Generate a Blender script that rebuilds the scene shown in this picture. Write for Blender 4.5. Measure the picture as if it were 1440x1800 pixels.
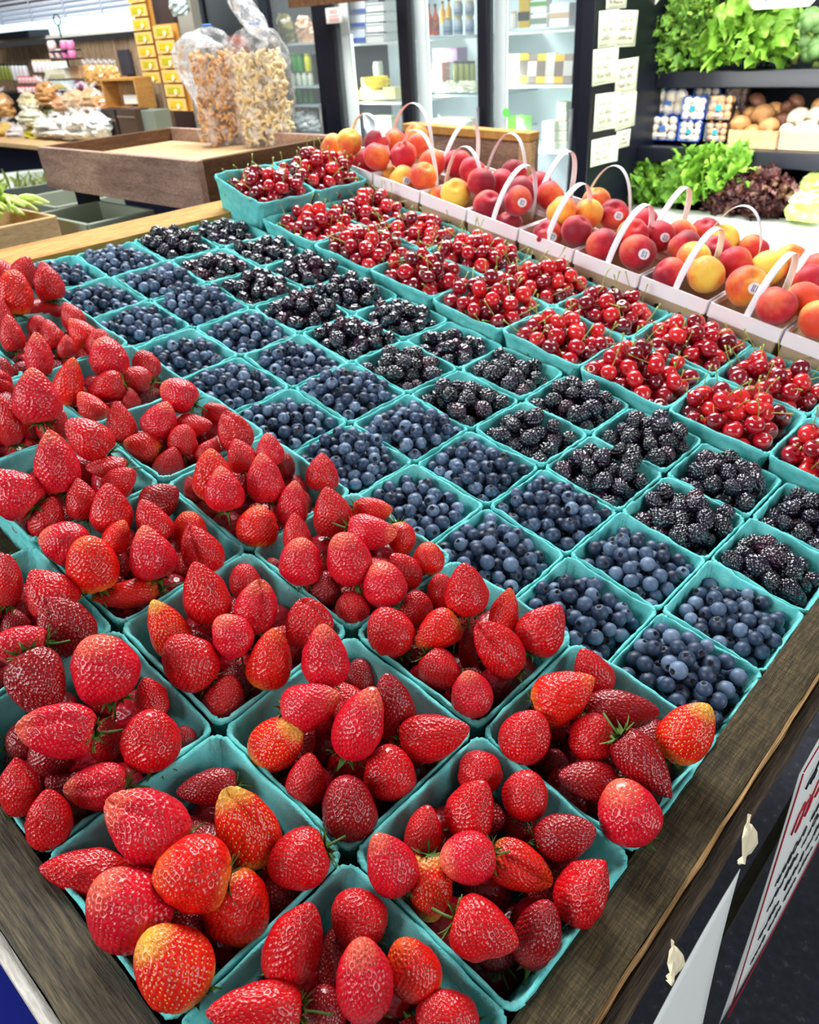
import bpy, math, random
import numpy as np
from mathutils import Matrix, Vector, Euler
PI = math.pi
RS = np.random.RandomState(11)
random.seed(11)
for o in list(bpy.data.objects): bpy.data.objects.remove(o)
SC = bpy.context.scene
COL = SC.collection

# ------------------------------------------------------------------ camera
# world: Z up, store laid out along X / Y.  The berry table slopes down towards +X (11.3 degrees).
FPX = 1373.4
RW = np.array([[0.7377537, -0.3192850, 0.5947912], [0.6725127, 0.4242294, -0.6064290], [-0.0587043, 0.8473999, 0.5277000]])
CW = np.array([0.1311077, -0.4721391, 0.4970977])
TM = np.array([[0.9805807, 0, 0.1961161], [0, 1, 0], [-0.1961161, 0, 0.9805807]])   # table frame -> world
cam_d = bpy.data.cameras.new('camera'); cam = bpy.data.objects.new('camera', cam_d); COL.objects.link(cam)
mw = Matrix.Identity(4)
for i in range(3):
    for j in range(3): mw[i][j] = RW[i, j]
    mw[i][3] = CW[i]
cam.matrix_world = mw
cam_d.sensor_width = 36; cam_d.sensor_fit = 'AUTO'; cam_d.lens = FPX / 1800 * 36
cam_d.clip_start = 0.01; cam_d.clip_end = 60
cam_d.dof.use_dof = True; cam_d.dof.focus_distance = 0.58; cam_d.dof.aperture_fstop = 14.0
SC.camera = cam

# ------------------------------------------------------------------ light
w = bpy.data.worlds.new('sky'); SC.world = w; w.use_nodes = True
nt = w.node_tree; bg = nt.nodes['Background']
tc = nt.nodes.new('ShaderNodeTexCoord'); sp = nt.nodes.new('ShaderNodeSeparateXYZ'); mr = nt.nodes.new('ShaderNodeMapRange')
rp = nt.nodes.new('ShaderNodeValToRGB')
nt.links.new(tc.outputs['Generated'], sp.inputs[0]); nt.links.new(sp.outputs['Z'], mr.inputs['Value'])
mr.inputs['From Min'].default_value = -0.3; mr.inputs['From Max'].default_value = 1.0
nt.links.new(mr.outputs[0], rp.inputs[0]); nt.links.new(rp.outputs[0], bg.inputs['Color'])
rp.color_ramp.elements[0].color = (0.16, 0.17, 0.19, 1); rp.color_ramp.elements[0].position = 0.2
rp.color_ramp.elements[1].color = (0.92, 0.97, 1.0, 1); rp.color_ramp.elements[1].position = 0.6
bg.inputs['Strength'].default_value = 0.15

def area(name, loc, target, sx, sy, power, color=(1, 1, 1)):
    l = bpy.data.lights.new(name, 'AREA'); l.shape = 'RECTANGLE'; l.size = sx; l.size_y = sy
    l.energy = power; l.color = color
    o = bpy.data.objects.new(name, l); COL.objects.link(o)
    o.location = loc
    d = Vector(target) - Vector(loc); o.rotation_euler = d.to_track_quat('-Z', 'Y').to_euler()
    return o
area('skylight_opening', (-1.9, 1.5, 2.4), (-0.6, 0.1, 0.1), 1.9, 1.3, 125, (0.97, 0.99, 1.0))
area('open_side_daylight', (-1.3, -2.8, 1.6), (-0.6, 0.6, 0.1), 2.4, 1.2, 78, (0.92, 0.97, 1.0))
area('open_right_side_daylight', (2.6, .3, .9), (0.0, 0.2, -.1), 1.6, 1.6, 38, (0.92, 0.97, 1.0))
area('produce_case_fill', (-.55, 2.50, .72), (-.7, 2.75, 0), 1.5, .12, 7, (1, 1, .93))  # added fill above the top shelf, not a fitting of the case
area('mushroom_shelf_fill', (-.55, 2.50, .26), (-.6, 2.8, -.05), 1.5, .05, 3.5, (1, 1, .95))  # unseen fill added to brighten the punnets
area('lower_deck_fill', (-.6, 2.55, .06), (-.65, 2.62, -.3), 1.4, .06, 4, (1, 1, .93))  # added fill light, lifts the greens on the dark lower deck
area('overhead_fill_produce', (-0.9, 1.7, 1.9), (-0.9, 2.7, 0.1), 1.6, 0.4, 30, (1.0, 0.99, 0.95))  # added overhead fill aimed at the produce case
area('overhead_fill_shelves', (-4.4, 1.3, 2.2), (-4.9, 2.4, 0.2), 2.5, 0.8, 105, (1.0, 0.98, 0.93))  # unseen overhead fill, added to lighten the board wall and goods
VS = SC.view_settings
VS.view_transform = 'Standard'; VS.look = 'None'; VS.gamma = 1; VS.exposure = 0.45; VS.use_curve_mapping = False

# ------------------------------------------------------------------ pixel -> place helpers
def ray(u, v):
    return RW @ np.array([(u - 720) / FPX, -(v - 900) / FPX, -1.0])
def onY(u, v, Y): d = ray(u, v); return CW + d * (Y - CW[1]) / d[1]
def onX(u, v, X): d = ray(u, v); return CW + d * (X - CW[0]) / d[0]
def onZ(u, v, Z): d = ray(u, v); return CW + d * (Z - CW[2]) / d[2]
def onT(u, v, zt):
    c = TM.T @ CW; d = TM.T @ ray(u, v)
    return c + d * (zt - c[2]) / d[2]
def T(p): return TM @ np.array(p, float)
def proj(p):
    c = RW.T @ (np.array(p, float) - CW)
    return 720 + FPX * c[0] / -c[2], 900 - FPX * c[1] / -c[2], -c[2]
TM4 = Matrix(((TM[0][0], 0, TM[0][2], 0), (0, 1, 0, 0), (TM[2][0], 0, TM[2][2], 0), (0, 0, 0, 1)))

# ------------------------------------------------------------------ object helpers
def link(o, parent=None):
    COL.objects.link(o)
    if parent is not None: o.parent = parent
    return o
def tag(o, label=None, cat=None, group=None, kind=None):
    if label: o['label'] = label
    if cat: o['category'] = cat
    if group: o['group'] = group
    if kind: o['kind'] = kind
    return o
def empty(name, loc=(0, 0, 0), rz=0, mat=None):
    o = bpy.data.objects.new(name, None); COL.objects.link(o); o.empty_display_size = 0.02
    if mat is not None: o.matrix_world = mat
    else: o.location = loc; o.rotation_euler = (0, 0, rz)
    return o
class MB:
    def __init__(s): s.v = []; s.f = []; s.m = []; s.n = 0
    def add(s, v, f, m=0):
        v = np.asarray(v, float); s.v.append(v)
        s.f.extend([tuple(int(i) + s.n for i in q) for q in f]); s.m.extend([m] * len(f)); s.n += len(v); return s
    def box(s, c, d, m=0, R=None, taper=1.0):
        c = np.array(c, float); d = np.array(d, float) / 2
        v = np.array([[x, y, z] for z in (-1, 1) for y in (-1, 1) for x in (-1, 1)], float)
        v[:4, :2] *= taper
        v = v * d
        if R is not None: v = v @ np.array(R).T
        return s.add(v + c, [(0, 2, 3, 1), (4, 5, 7, 6), (0, 1, 5, 4), (2, 6, 7, 3), (0, 4, 6, 2), (1, 3, 7, 5)], m)
    def tube(s, pts, r, k=6, m=0, flat=1.0, up=None, cap=True):
        pts = np.array(pts, float); n = len(pts)
        r = np.ones(n) * r
        t = np.gradient(pts, axis=0); t /= np.linalg.norm(t, axis=1)[:, None] + 1e-12
        u = np.array(up if up is not None else ((0, 0, 1) if abs(t[0][2]) < .9 else (1, 0, 0)), float)
        V = []
        for i in range(n):
            a = u - t[i] * (u @ t[i]); a /= np.linalg.norm(a) + 1e-12; b = np.cross(t[i], a)
            if up is None: u = a
            for q in range(k):
                g = 2 * PI * q / k
                V.append(pts[i] + r[i] * (a * math.cos(g) + b * math.sin(g) * flat))
        F = [(i * k + q, i * k + (q + 1) % k, (i + 1) * k + (q + 1) % k, (i + 1) * k + q) for i in range(n - 1) for q in range(k)]
        if cap: F += [tuple(range(k))[::-1], tuple((n - 1) * k + q for q in range(k))]
        return s.add(V, F, m)
    def lathe(s, prof, c=(0, 0, 0), k=20, m=0, R=None):
        V = []; n = len(prof)
        for r, z in prof:
            for q in range(k):
                g = 2 * PI * q / k; V.append((r * math.cos(g), r * math.sin(g), z))
        V = np.array(V)
        if R is not None: V = V @ np.array(R).T
        F = [(i * k + q, i * k + (q + 1) % k, (i + 1) * k + (q + 1) % k, (i + 1) * k + q) for i in range(n - 1) for q in range(k)]
        F += [tuple(range(k))[::-1], tuple((n - 1) * k + q for q in range(k))]
        return s.add(V + np.array(c), F, m)
    def grid(s, P, m=0, closed=False):
        a, b = P.shape[:2]
        F = [(i * b + j, i * b + (j + 1) % b, (i + 1) * b + (j + 1) % b, (i + 1) * b + j) for i in range(a - 1) for j in range(b if closed else b - 1)]
        return s.add(P.reshape(-1, 3), F, m)
    def mesh(s, name, mats, smooth=True):
        me = bpy.data.meshes.new(name)
        V = np.concatenate(s.v) if s.v else np.zeros((0, 3))
        me.from_pydata(V.tolist(), [], s.f)
        for mt in (mats if isinstance(mats, (list, tuple)) else [mats]): me.materials.append(mt)
        me.polygons.foreach_set('material_index', s.m)
        me.polygons.foreach_set('use_smooth', [smooth] * len(s.f))
        me.update(); return me
    def obj(s, name, mats, parent=None, smooth=True, bevel=0, mat=None, loc=None, solid=0):
        o = bpy.data.objects.new(name, s.mesh(name, mats, smooth)); link(o, parent)
        if mat is not None: o.matrix_world = mat
        if loc is not None: o.location = loc
        if solid:
            q = o.modifiers.new('s', 'SOLIDIFY'); q.thickness = solid; q.offset = 0
        if bevel:
            q = o.modifiers.new('b', 'BEVEL'); q.width = bevel; q.segments = 2; q.limit_method = 'ANGLE'
        return o
def vnoise(P, seed=0, sc=1.0):
    """cheap smooth noise by sines"""
    r = np.random.RandomState(seed); P = np.asarray(P) * sc; o = np.zeros(P.shape[:-1])
    for k in range(5):
        d = r.normal(size=3); o = o + np.sin(P @ d * (1 + k * .7) + r.uniform(0, 6.3)) / (1 + k * .5)
    return o / 2.2
def fib(n):
    i = np.arange(n) + .5; z = 1 - 2 * i / n; a = PI * (1 + 5 ** .5) * i; r = np.sqrt(1 - z * z)
    return np.stack([r * np.cos(a), r * np.sin(a), z], 1)
def sphere_grid(nu, nv):
    """unit directions, (nv+1, nu, 3), pole first"""
    th = np.linspace(0, PI, nv + 1); th[0] = .02; th[-1] = PI - .02
    ph = np.arange(nu) * 2 * PI / nu
    return np.stack([np.sin(th)[:, None] * np.cos(ph)[None], np.sin(th)[:, None] * np.sin(ph)[None], np.cos(th)[:, None] * np.ones(nu)[None]], -1)
def add_sphere(mb, c, r, nu=12, nv=8, m=0, sc=(1, 1, 1), R=None, disp=None):
    D = sphere_grid(nu, nv); P = D * r * np.array(sc)
    if disp is not None: P = P * (1 + disp(D))[..., None]
    if R is not None: P = P @ np.array(R).T
    mb.grid(P[::-1] + np.array(c), m, closed=True)
def rotm(a, b, c): return np.array(Euler((a, b, c)).to_matrix())
def basis_z(d, spin=0):
    d = np.array(d, float); d /= np.linalg.norm(d)
    a = np.cross(d, [0, 0, 1]) if abs(d[2]) < .95 else np.cross(d, [1, 0, 0]); a /= np.linalg.norm(a); b = np.cross(d, a)
    x = a * math.cos(spin) + b * math.sin(spin); y = np.cross(d, x)
    return np.stack([x, y, d], 1)
def m4(R, t, s=1.0):
    m = Matrix.Identity(4); R = np.array(R) * (np.array(s) if np.ndim(s) else s)
    for i in range(3):
        for j in range(3): m[i][j] = R[i, j]
        m[i][3] = t[i]
    return m

# ------------------------------------------------------------------ materials
def srgb(r, g, b):
    f = lambda c: (c / 255) / 12.92 if c / 255 <= .04045 else ((c / 255 + .055) / 1.055) ** 2.4
    return (f(r), f(g), f(b), 1)
class NM:
    def __init__(s, name):
        s.mat = bpy.data.materials.new(name); s.mat.use_nodes = True; s.t = s.mat.node_tree
        s.b = s.t.nodes['Principled BSDF']; s._c = None
    def n(s, ty, **kw):
        o = s.t.nodes.new(ty)
        for k, v in kw.items():
            if k in o.inputs: o.inputs[k].default_value = v
            else: setattr(o, k, v)
        return o
    def l(s, a, b): s.t.links.new(a, b)
    def co(s, kind='Object', scale=(1, 1, 1), rot=(0, 0, 0)):
        t = s.n('ShaderNodeTexCoord'); m = s.n('ShaderNodeMapping'); m.inputs['Scale'].default_value = scale; m.inputs['Rotation'].default_value = rot
        s.l(t.outputs[kind], m.inputs[0]); return m.outputs[0]
    def noise(s, vec, scale, detail=3, rough=.5):
        n = s.n('ShaderNodeTexNoise'); n.inputs['Scale'].default_value = scale; n.inputs['Detail'].default_value = detail; n.inputs['Roughness'].default_value = rough
        s.l(vec, n.inputs['Vector']); return n.outputs['Fac']
    def ramp(s, fac, stops, interp='LINEAR'):
        r = s.n('ShaderNodeValToRGB'); e = r.color_ramp.elements; r.color_ramp.interpolation = interp
        while len(e) < len(stops): e.new(.5)
        for k, (p, c) in enumerate(stops): e[k].position = p; e[k].color = c
        s.l(fac, r.inputs[0]); return r.outputs[0]
    def math(s, op, a, b=None, c=None):
        m = s.n('ShaderNodeMath', operation=op)
        for k, x in enumerate((a, b, c)):
            if x is None: continue
            if isinstance(x, (int, float)): m.inputs[k].default_value = x
            else: s.l(x, m.inputs[k])
        return m.outputs[0]
    def mix(s, fac, a, b, blend='MIX'):
        m = s.n('ShaderNodeMix', data_type='RGBA', blend_type=blend)
        for sock, x in ((m.inputs[0], fac), (m.inputs[6], a), (m.inputs[7], b)):
            if isinstance(x, (int, float, tuple)): sock.default_value = x
            else: s.l(x, sock)
        return m.outputs[2]
    def bump(s, h, strength=.3, dist=.002):
        b = s.n('ShaderNodeBump'); b.inputs['Strength'].default_value = strength; b.inputs['Distance'].default_value = dist
        s.l(h, b.inputs['Height']); s.l(b.outputs[0], s.b.inputs['Normal'])
    def set(s, **kw):
        for k, v in kw.items():
            k = k.replace('_', ' ')
            if isinstance(v, (int, float, tuple)): s.b.inputs[k].default_value = v
            else: s.l(v, s.b.inputs[k])
        return s.mat
def plain(name, col, rough=.5, spec=.5, coat=0, metal=0, noise=.12, nscale=30, emit=0, bump=0):
    m = NM(name); v = m.co()
    f = m.noise(v, nscale)
    c = m.mix(f, tuple(max(0, x * (1 - noise)) for x in col[:3]) + (1,), tuple(min(1, x * (1 + noise)) for x in col[:3]) + (1,))
    m.set(Base_Color=c, Roughness=rough, Specular_IOR_Level=spec, Coat_Weight=coat, Metallic=metal)
    if bump: m.bump(f, bump, .002)
    if emit:
        m.l(c, m.b.inputs['Emission Color']); m.b.inputs['Emission Strength'].default_value = emit
    return m.mat
def wood(name, c1, c2, axis=0, scale=14, stretch=14, rough=.75, dark=None, bump=.5, fine=160, saw=0):
    m = NM(name); sc = [stretch] * 3; sc[axis] = 1
    v = m.co(scale=tuple(x * 1.0 for x in sc)); f = m.noise(v, scale / stretch * 3, 6, .65)
    f2 = m.noise(v, fine / stretch * 3, 3, .6); v3 = m.co(); f3 = m.noise(v3, 7, 3)
    c = m.ramp(f, [(.32, c1), (.62, c2)])
    c = m.mix(m.ramp(f2, [(.35, (0, 0, 0, 1)), (.6, (1, 1, 1, 1))]), m.mix(.6, c, dark or (c1[0] * .3, c1[1] * .3, c1[2] * .3, 1)), c)
    c = m.mix(m.math('MULTIPLY', f3, .35), c, (c1[0] * .5, c1[1] * .5, c1[2] * .5, 1))
    if saw:
        s2 = [1, 1, 1]; s2[1 - axis] = 1 / 14; v4 = m.co(scale=tuple(x_ for x_ in s2), rot=(0, 0, .12)); f4 = m.noise(v4, 620, 2, .6)
        c = m.mix(m.ramp(f4, [(.42, (saw,) * 3 + (1,)), (.55, (0, 0, 0, 1))]), c, dark)
    m.set(Base_Color=c, Roughness=rough, Specular_IOR_Level=.25)
    m.bump(m.math('ADD', f, f2), bump, .002); return m.mat
def rnd(m):
    a = m.n('ShaderNodeObjectInfo').outputs['Random']; b = m.n('ShaderNodeNewGeometry').outputs['Random Per Island']
    return m.math('FRACT', m.math('ADD', a, b))
# pulp
def mk_pulp():
    m = NM('teal_moulded_pulp'); v = m.co(); f = m.noise(v, 60, 5, .65); f2 = m.noise(v, 420, 3, .7)
    r = m.n('ShaderNodeObjectInfo').outputs['Random']
    c = m.ramp(f, [(.3, srgb(84, 190, 188)), (.7, srgb(138, 224, 218))])
    c = m.mix(m.math('MULTIPLY', r, .35), c, srgb(96, 206, 206))
    m.set(Base_Color=c, Roughness=.85, Specular_IOR_Level=.2)
    m.bump(m.math('ADD', f, m.math('MULTIPLY', f2, .6)), .7, .0022); return m.mat
M_pulp = mk_pulp()
def mk_straw(name, body, tip, shoulder, tipw=.18, shw=.16, patch=None):
    m = NM(name); tcn = m.n('ShaderNodeTexCoord'); s = m.n('ShaderNodeSeparateXYZ'); m.l(tcn.outputs['Object'], s.inputs[0])
    v = m.co(); nz = m.noise(v, 45, 3); nz2 = m.noise(v, 160, 2)
    z = m.math('ADD', m.math('MULTIPLY', s.outputs['Z'], 1 / .042), .5)       # 0 calyx .. 1 tip
    z = m.math('ADD', z, m.math('MULTIPLY', m.math('SUBTRACT', nz, .5), .25))
    c = m.ramp(z, [(0, shoulder), (shw, body), (1 - tipw, body), (1, tip)])
    dk = (body[0] * .55, body[1] * .35, body[2] * .6, 1)
    c = m.mix(m.ramp(nz2, [(.35, (0, 0, 0, 1)), (.7, (.55, .55, .55, 1))]), c, dk)
    if patch:
        x = m.math('ADD', m.math('MULTIPLY', s.outputs['X'], 45), m.math('MULTIPLY', nz, .8))
        c = m.mix(m.ramp(x, [(.55, (0, 0, 0, 1)), (1.0, (1, 1, 1, 1))]), c, patch)
    m.set(Base_Color=c, Roughness=.30, Specular_IOR_Level=.45, Coat_Weight=.2, Coat_Roughness=.08)
    m.b.inputs['Subsurface Weight'].default_value = 0
    m.bump(nz2, .06, .001)
    return m.mat
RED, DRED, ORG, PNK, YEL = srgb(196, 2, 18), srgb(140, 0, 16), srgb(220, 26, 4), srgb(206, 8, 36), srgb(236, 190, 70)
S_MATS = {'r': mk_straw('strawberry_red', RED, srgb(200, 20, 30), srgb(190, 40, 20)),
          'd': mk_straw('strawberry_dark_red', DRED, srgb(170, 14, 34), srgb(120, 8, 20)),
          'o': mk_straw('strawberry_orange_red', srgb(214, 16, 6), srgb(236, 90, 30), srgb(238, 150, 50), .2, .22),
          'p': mk_straw('strawberry_pink_red', PNK, srgb(240, 110, 80), srgb(226, 60, 60), .22),
          'y': mk_straw('strawberry_red_with_yellow_patch', srgb(222, 26, 10), YEL, srgb(236, 200, 80), .2, .27)}
M_seed = plain('strawberry_seed', srgb(206, 84, 52), .3, nscale=90)
M_seedy = plain('strawberry_seed_golden', srgb(232, 186, 84), .35, nscale=90)
M_calyx = plain('strawberry_calyx', srgb(74, 110, 38), .6, nscale=200, noise=.4)
def mk_blue():
    m = NM('blueberry_skin'); v = m.co('Object'); f = m.noise(v, 260, 3, .6); r = rnd(m)
    c = m.ramp(m.math('ADD', m.math('MULTIPLY', f, .75), m.math('MULTIPLY', r, .38)), [(.3, srgb(20, 26, 40)), (.56, srgb(58, 76, 104)), (.88, srgb(128, 148, 174))])
    m.set(Base_Color=c, Roughness=.42, Specular_IOR_Level=.4); m.bump(f, .1, .001); return m.mat
M_blue = mk_blue()
def mk_black():
    m = NM('blackberry_skin'); r = rnd(m)
    c = m.ramp(r, [(.0, srgb(10, 8, 18)), (.8, srgb(30, 20, 40)), (1, srgb(60, 14, 36))])
    m.set(Base_Color=c, Roughness=.2, Specular_IOR_Level=.6, Coat_Weight=.5, Coat_Roughness=.08); return m.mat
M_black = mk_black()
def mk_cherry():
    m = NM('cherry_skin'); r = rnd(m); v = m.co(); f = m.noise(v, 70, 2)
    c = m.ramp(m.math('ADD', m.math('MULTIPLY', r, .85), m.math('MULTIPLY', f, .2)), [(.05, srgb(84, 2, 20)), (.3, srgb(146, 2, 26)), (.6, srgb(190, 6, 28)), (.95, srgb(226, 40, 40))])
    m.set(Base_Color=c, Roughness=.1, Specular_IOR_Level=.6, Coat_Weight=.9, Coat_Roughness=.03); return m.mat
M_cherry = mk_cherry()
M_stem = plain('cherry_stem', srgb(150, 160, 70), .5, nscale=60, noise=.35)
def mk_peach(name, a, b, c3, bias=0.0):
    m = NM(name); v = m.co(); f = m.noise(v, 14, 4, .6); f2 = m.noise(v, 120, 3); tcn = m.n('ShaderNodeTexCoord'); s = m.n('ShaderNodeSeparateXYZ'); m.l(tcn.outputs['Object'], s.inputs[0])
    x = m.math('ADD', m.math('MULTIPLY', s.outputs['X'], 9), m.math('ADD', f, bias)); x = m.math('ADD', x, m.math('MULTIPLY', f2, .18))
    c = m.ramp(x, [(.3, a), (.55, b), (.8, c3)])
    m.set(Base_Color=c, Roughness=.55, Specular_IOR_Level=.3, Sheen_Weight=.25); m.b.inputs['Sheen Roughness'].default_value = .5
    m.bump(f2, .1, .001); return m.mat
P_MATS = {'o': mk_peach('peach_orange', srgb(240, 186, 70), srgb(240, 140, 50), srgb(222, 70, 40)),
          'y': mk_peach('peach_yellow', srgb(240, 206, 80), srgb(238, 176, 60), srgb(228, 84, 50), -.12),
          'r': mk_peach('peach_red', srgb(238, 130, 50), srgb(218, 54, 40), srgb(190, 22, 44), .1),
          'c': mk_peach('peach_crimson', srgb(226, 96, 60), srgb(194, 26, 46), srgb(140, 12, 36), .06)}
M_card = plain('tan_card', srgb(186, 164, 134), .8, .2, nscale=25, noise=.08)
M_whitecard = plain('white_card_rim', srgb(246, 246, 248), .6, .3, noise=.03)
M_paper = plain('white_paper', srgb(238, 240, 236), .6, .3, noise=.02)
M_note = plain('cream_note_card', srgb(240, 244, 222), .6, .3, noise=.03)
M_ink = plain('black_ink', srgb(20, 20, 26), .6)
M_inkg = plain('grey_brown_ink', srgb(130, 110, 96), .6)
M_inkr = plain('red_ink', srgb(190, 16, 44), .6)
M_dark = plain('black_shadow_card', srgb(14, 12, 12), .8)
W_rim = wood('weathered_brown_wood', srgb(58, 50, 32), srgb(116, 98, 66), 1, 110, 16, dark=srgb(24, 20, 12), bump=1.0, fine=420, saw=.4)
W_rimd = wood('dark_outer_board', srgb(44, 36, 28), srgb(92, 76, 56), 1, 120, 18, dark=srgb(18, 14, 10), bump=.9, fine=300)
W_rimx = wood('weathered_grey_wood', srgb(62, 62, 56), srgb(128, 114, 90), 0, 110, 18, dark=srgb(22, 22, 20), bump=1.0, fine=420)
W_worn = wood('worn_tan_wood_edge', srgb(96, 68, 36), srgb(182, 144, 92), 1, 60, 16, dark=srgb(60, 40, 20))
W_pale = wood('pale_lit_wood', srgb(190, 182, 170), srgb(226, 220, 210), 0, 60, 6, dark=srgb(150, 140, 130))  # pale tone paints daylight on the near rail's outer face
W_tan = wood('varnished_tan_wood', srgb(186, 132, 66), srgb(220, 168, 98), 1, 10, 12, dark=srgb(150, 100, 46), bump=.15)
W_tray = wood('purple_brown_stained_wood', srgb(140, 110, 98), srgb(196, 162, 140), 0, 12, 6, dark=srgb(84, 64, 62), bump=.2)
W_trayb = wood('blond_tray_board', srgb(196, 160, 112), srgb(226, 196, 150), 1, 12, 8, dark=srgb(160, 124, 80), bump=.2)
W_darkrail = wood('dark_brown_rail', srgb(72, 48, 30), srgb(118, 82, 52), 1, 12, 8, dark=srgb(46, 30, 20), bump=.2)
W_wall = wood('rough_wall_boards', srgb(120, 98, 78), srgb(190, 164, 134), 2, 14, 8, dark=srgb(84, 66, 52), bump=.3)
M_black_paint = plain('black_painted_metal', srgb(16, 18, 30), .35, .5, noise=.1)
M_navy = plain('navy_panel', srgb(14, 18, 44), .5, noise=.2)
M_white_enamel = plain('white_enamel', srgb(226, 236, 236), .4, noise=.02)
M_fr_int = plain('fridge_white_interior', srgb(206, 226, 228), .5, noise=.03)
M_led = plain('fridge_tube_light', srgb(235, 252, 255), .5, noise=0, emit=1.5)
M_glassy = NM('cooler_glass')
def mk_clear(name, alpha, tint, rough=.05, bumpy=0):
    m = NM(name); m.set(Base_Color=tint, Roughness=rough, Specular_IOR_Level=.6, Alpha=alpha)
    if bumpy:
        v = m.co(); f = m.noise(v, bumpy, 3, .6); m.bump(f, 1.0, .01)
        a = m.ramp(f, [(.45, (alpha * .4,) * 3 + (1,)), (.68, (min(1, alpha * 2.6),) * 3 + (1,))]); m.l(a, m.b.inputs['Alpha'])
    return m.mat
M_glass = mk_clear('cooler_door_glass', .06, (.85, .95, 1, 1))
M_bag = mk_clear('clear_crinkled_plastic', .17, (.93, .95, .98, 1), .1, 38)
M_bagtop = mk_clear('clear_gathered_plastic', .5, (.93, .95, .98, 1), .1, 38)
M_film = mk_clear('clear_film', .05, (.9, .95, 1, 1), .08, 60)
def leafmat(name, a, b, c):
    m = NM(name); v = m.co(); f = m.noise(v, 22, 4, .6)
    m.set(Base_Color=m.ramp(f, [(.3, a), (.55, b), (.75, c)]), Roughness=.5, Specular_IOR_Level=.35); m.bump(f, .3, .004); return m.mat
L_kale = leafmat('kale_leaf', srgb(74, 120, 44), srgb(130, 176, 72), srgb(206, 220, 80))
L_lett = leafmat('lettuce_leaf', srgb(74, 126, 30), srgb(134, 184, 60), srgb(200, 226, 124))
L_rom = leafmat('romaine_leaf', srgb(58, 108, 26), srgb(112, 160, 48), srgb(186, 212, 110))
L_red = leafmat('red_lettuce_leaf', srgb(44, 18, 24), srgb(84, 44, 42), srgb(130, 120, 64))
L_broc = leafmat('broccoli_crown', srgb(84, 124, 60), srgb(124, 162, 96), srgb(156, 186, 120))
L_pale = leafmat('pale_green_stalk', srgb(150, 186, 70), srgb(206, 224, 130), srgb(236, 240, 190))
L_herb = leafmat('dull_green_herb', srgb(90, 104, 50), srgb(140, 150, 80), srgb(170, 176, 110))
M_mush = plain('white_mushroom', srgb(236, 222, 198), .6, noise=.08)
M_mushb = plain('brown_mushroom', srgb(188, 136, 84), .55, noise=.25, nscale=40)
M_mushd = plain('dark_brown_mushroom', srgb(112, 70, 50), .5, noise=.25, nscale=40)
M_bluetray = plain('blue_plastic_tray', srgb(30, 80, 180), .35, noise=.05)
M_blacktray = plain('black_plastic_tray', srgb(18, 18, 22), .3)
M_teal_lab = plain('teal_label', srgb(40, 150, 170), .5, noise=.02)
M_galv = plain('galvanised_steel', srgb(150, 160, 150), .45, .5, metal=.35, nscale=16, noise=.2)
M_sage = plain('sage_grey_box', srgb(140, 148, 130), .6, noise=.1, nscale=8)
M_floor = NM('dark_speckled_floor')
_v = M_floor.co(); _f = M_floor.noise(_v, 60, 6, .7); _f2 = M_floor.noise(_v, 5, 3)
M_floor.set(Base_Color=M_floor.mix(M_floor.math('MULTIPLY', _f2, .5), M_floor.ramp(_f, [(.35, srgb(16, 16, 24)), (.6, srgb(36, 38, 52)), (.78, srgb(120, 120, 128))]), srgb(26, 26, 34)), Roughness=.8)
M_floor = M_floor.mat
_pc = {}
def P(r, g, b, rough=.5, **k):
    key = (r, g, b, rough)
    if key not in _pc: _pc[key] = plain('painted_%d_%d_%d' % (r, g, b), srgb(r, g, b), rough, noise=.06, **k)
    return _pc[key]

# ------------------------------------------------------------------ setting
mb = MB(); mb.box((-3.5, 1.2, -.87), (15, 9, .04)); tag(mb.obj('floor', M_floor, smooth=False), 'dark speckled floor', kind='structure')
mb = MB(); mb.box((-1.6, 3.98, .35), (7.4, .06, 2.5)); tag(mb.obj('wall_back', P(40, 44, 54), smooth=False), kind='structure')
# left board wall, every board a groove apart in the same surface
YW = 2.72
mb = MB(); x = -9.2; k = 0
while x < -5.0:
    wdt = .13 + .05 * random.random(); mb.box((x + wdt / 2, YW + .03 + .006 * random.random(), -.17), (wdt - .006, .05, 1.42)); x += wdt
tag(mb.obj('wall_left', W_wall, smooth=False), 'rough brown board wall behind the shop shelves', kind='structure')
# daylight window band above the boards
mb = MB(); p0 = onY(68, 47, YW); p1 = onY(236, 9, YW)
mb.box((-6.55, YW + .05, .69), (3.0, .02, .22)); tag(mb.obj('window_1', plain('bright_window_pane', srgb(214, 240, 250), .4, noise=.04, emit=1.1), smooth=False), kind='structure')
mb = MB(); mb.box((-7.2, YW - .02, .58), (4.4, .05, .02)); mb.box((-7.2, YW - .02, .80), (4.4, .05, .03)); tag(mb.obj('trim_1', P(226, 226, 220), smooth=False), kind='structure')

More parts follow.
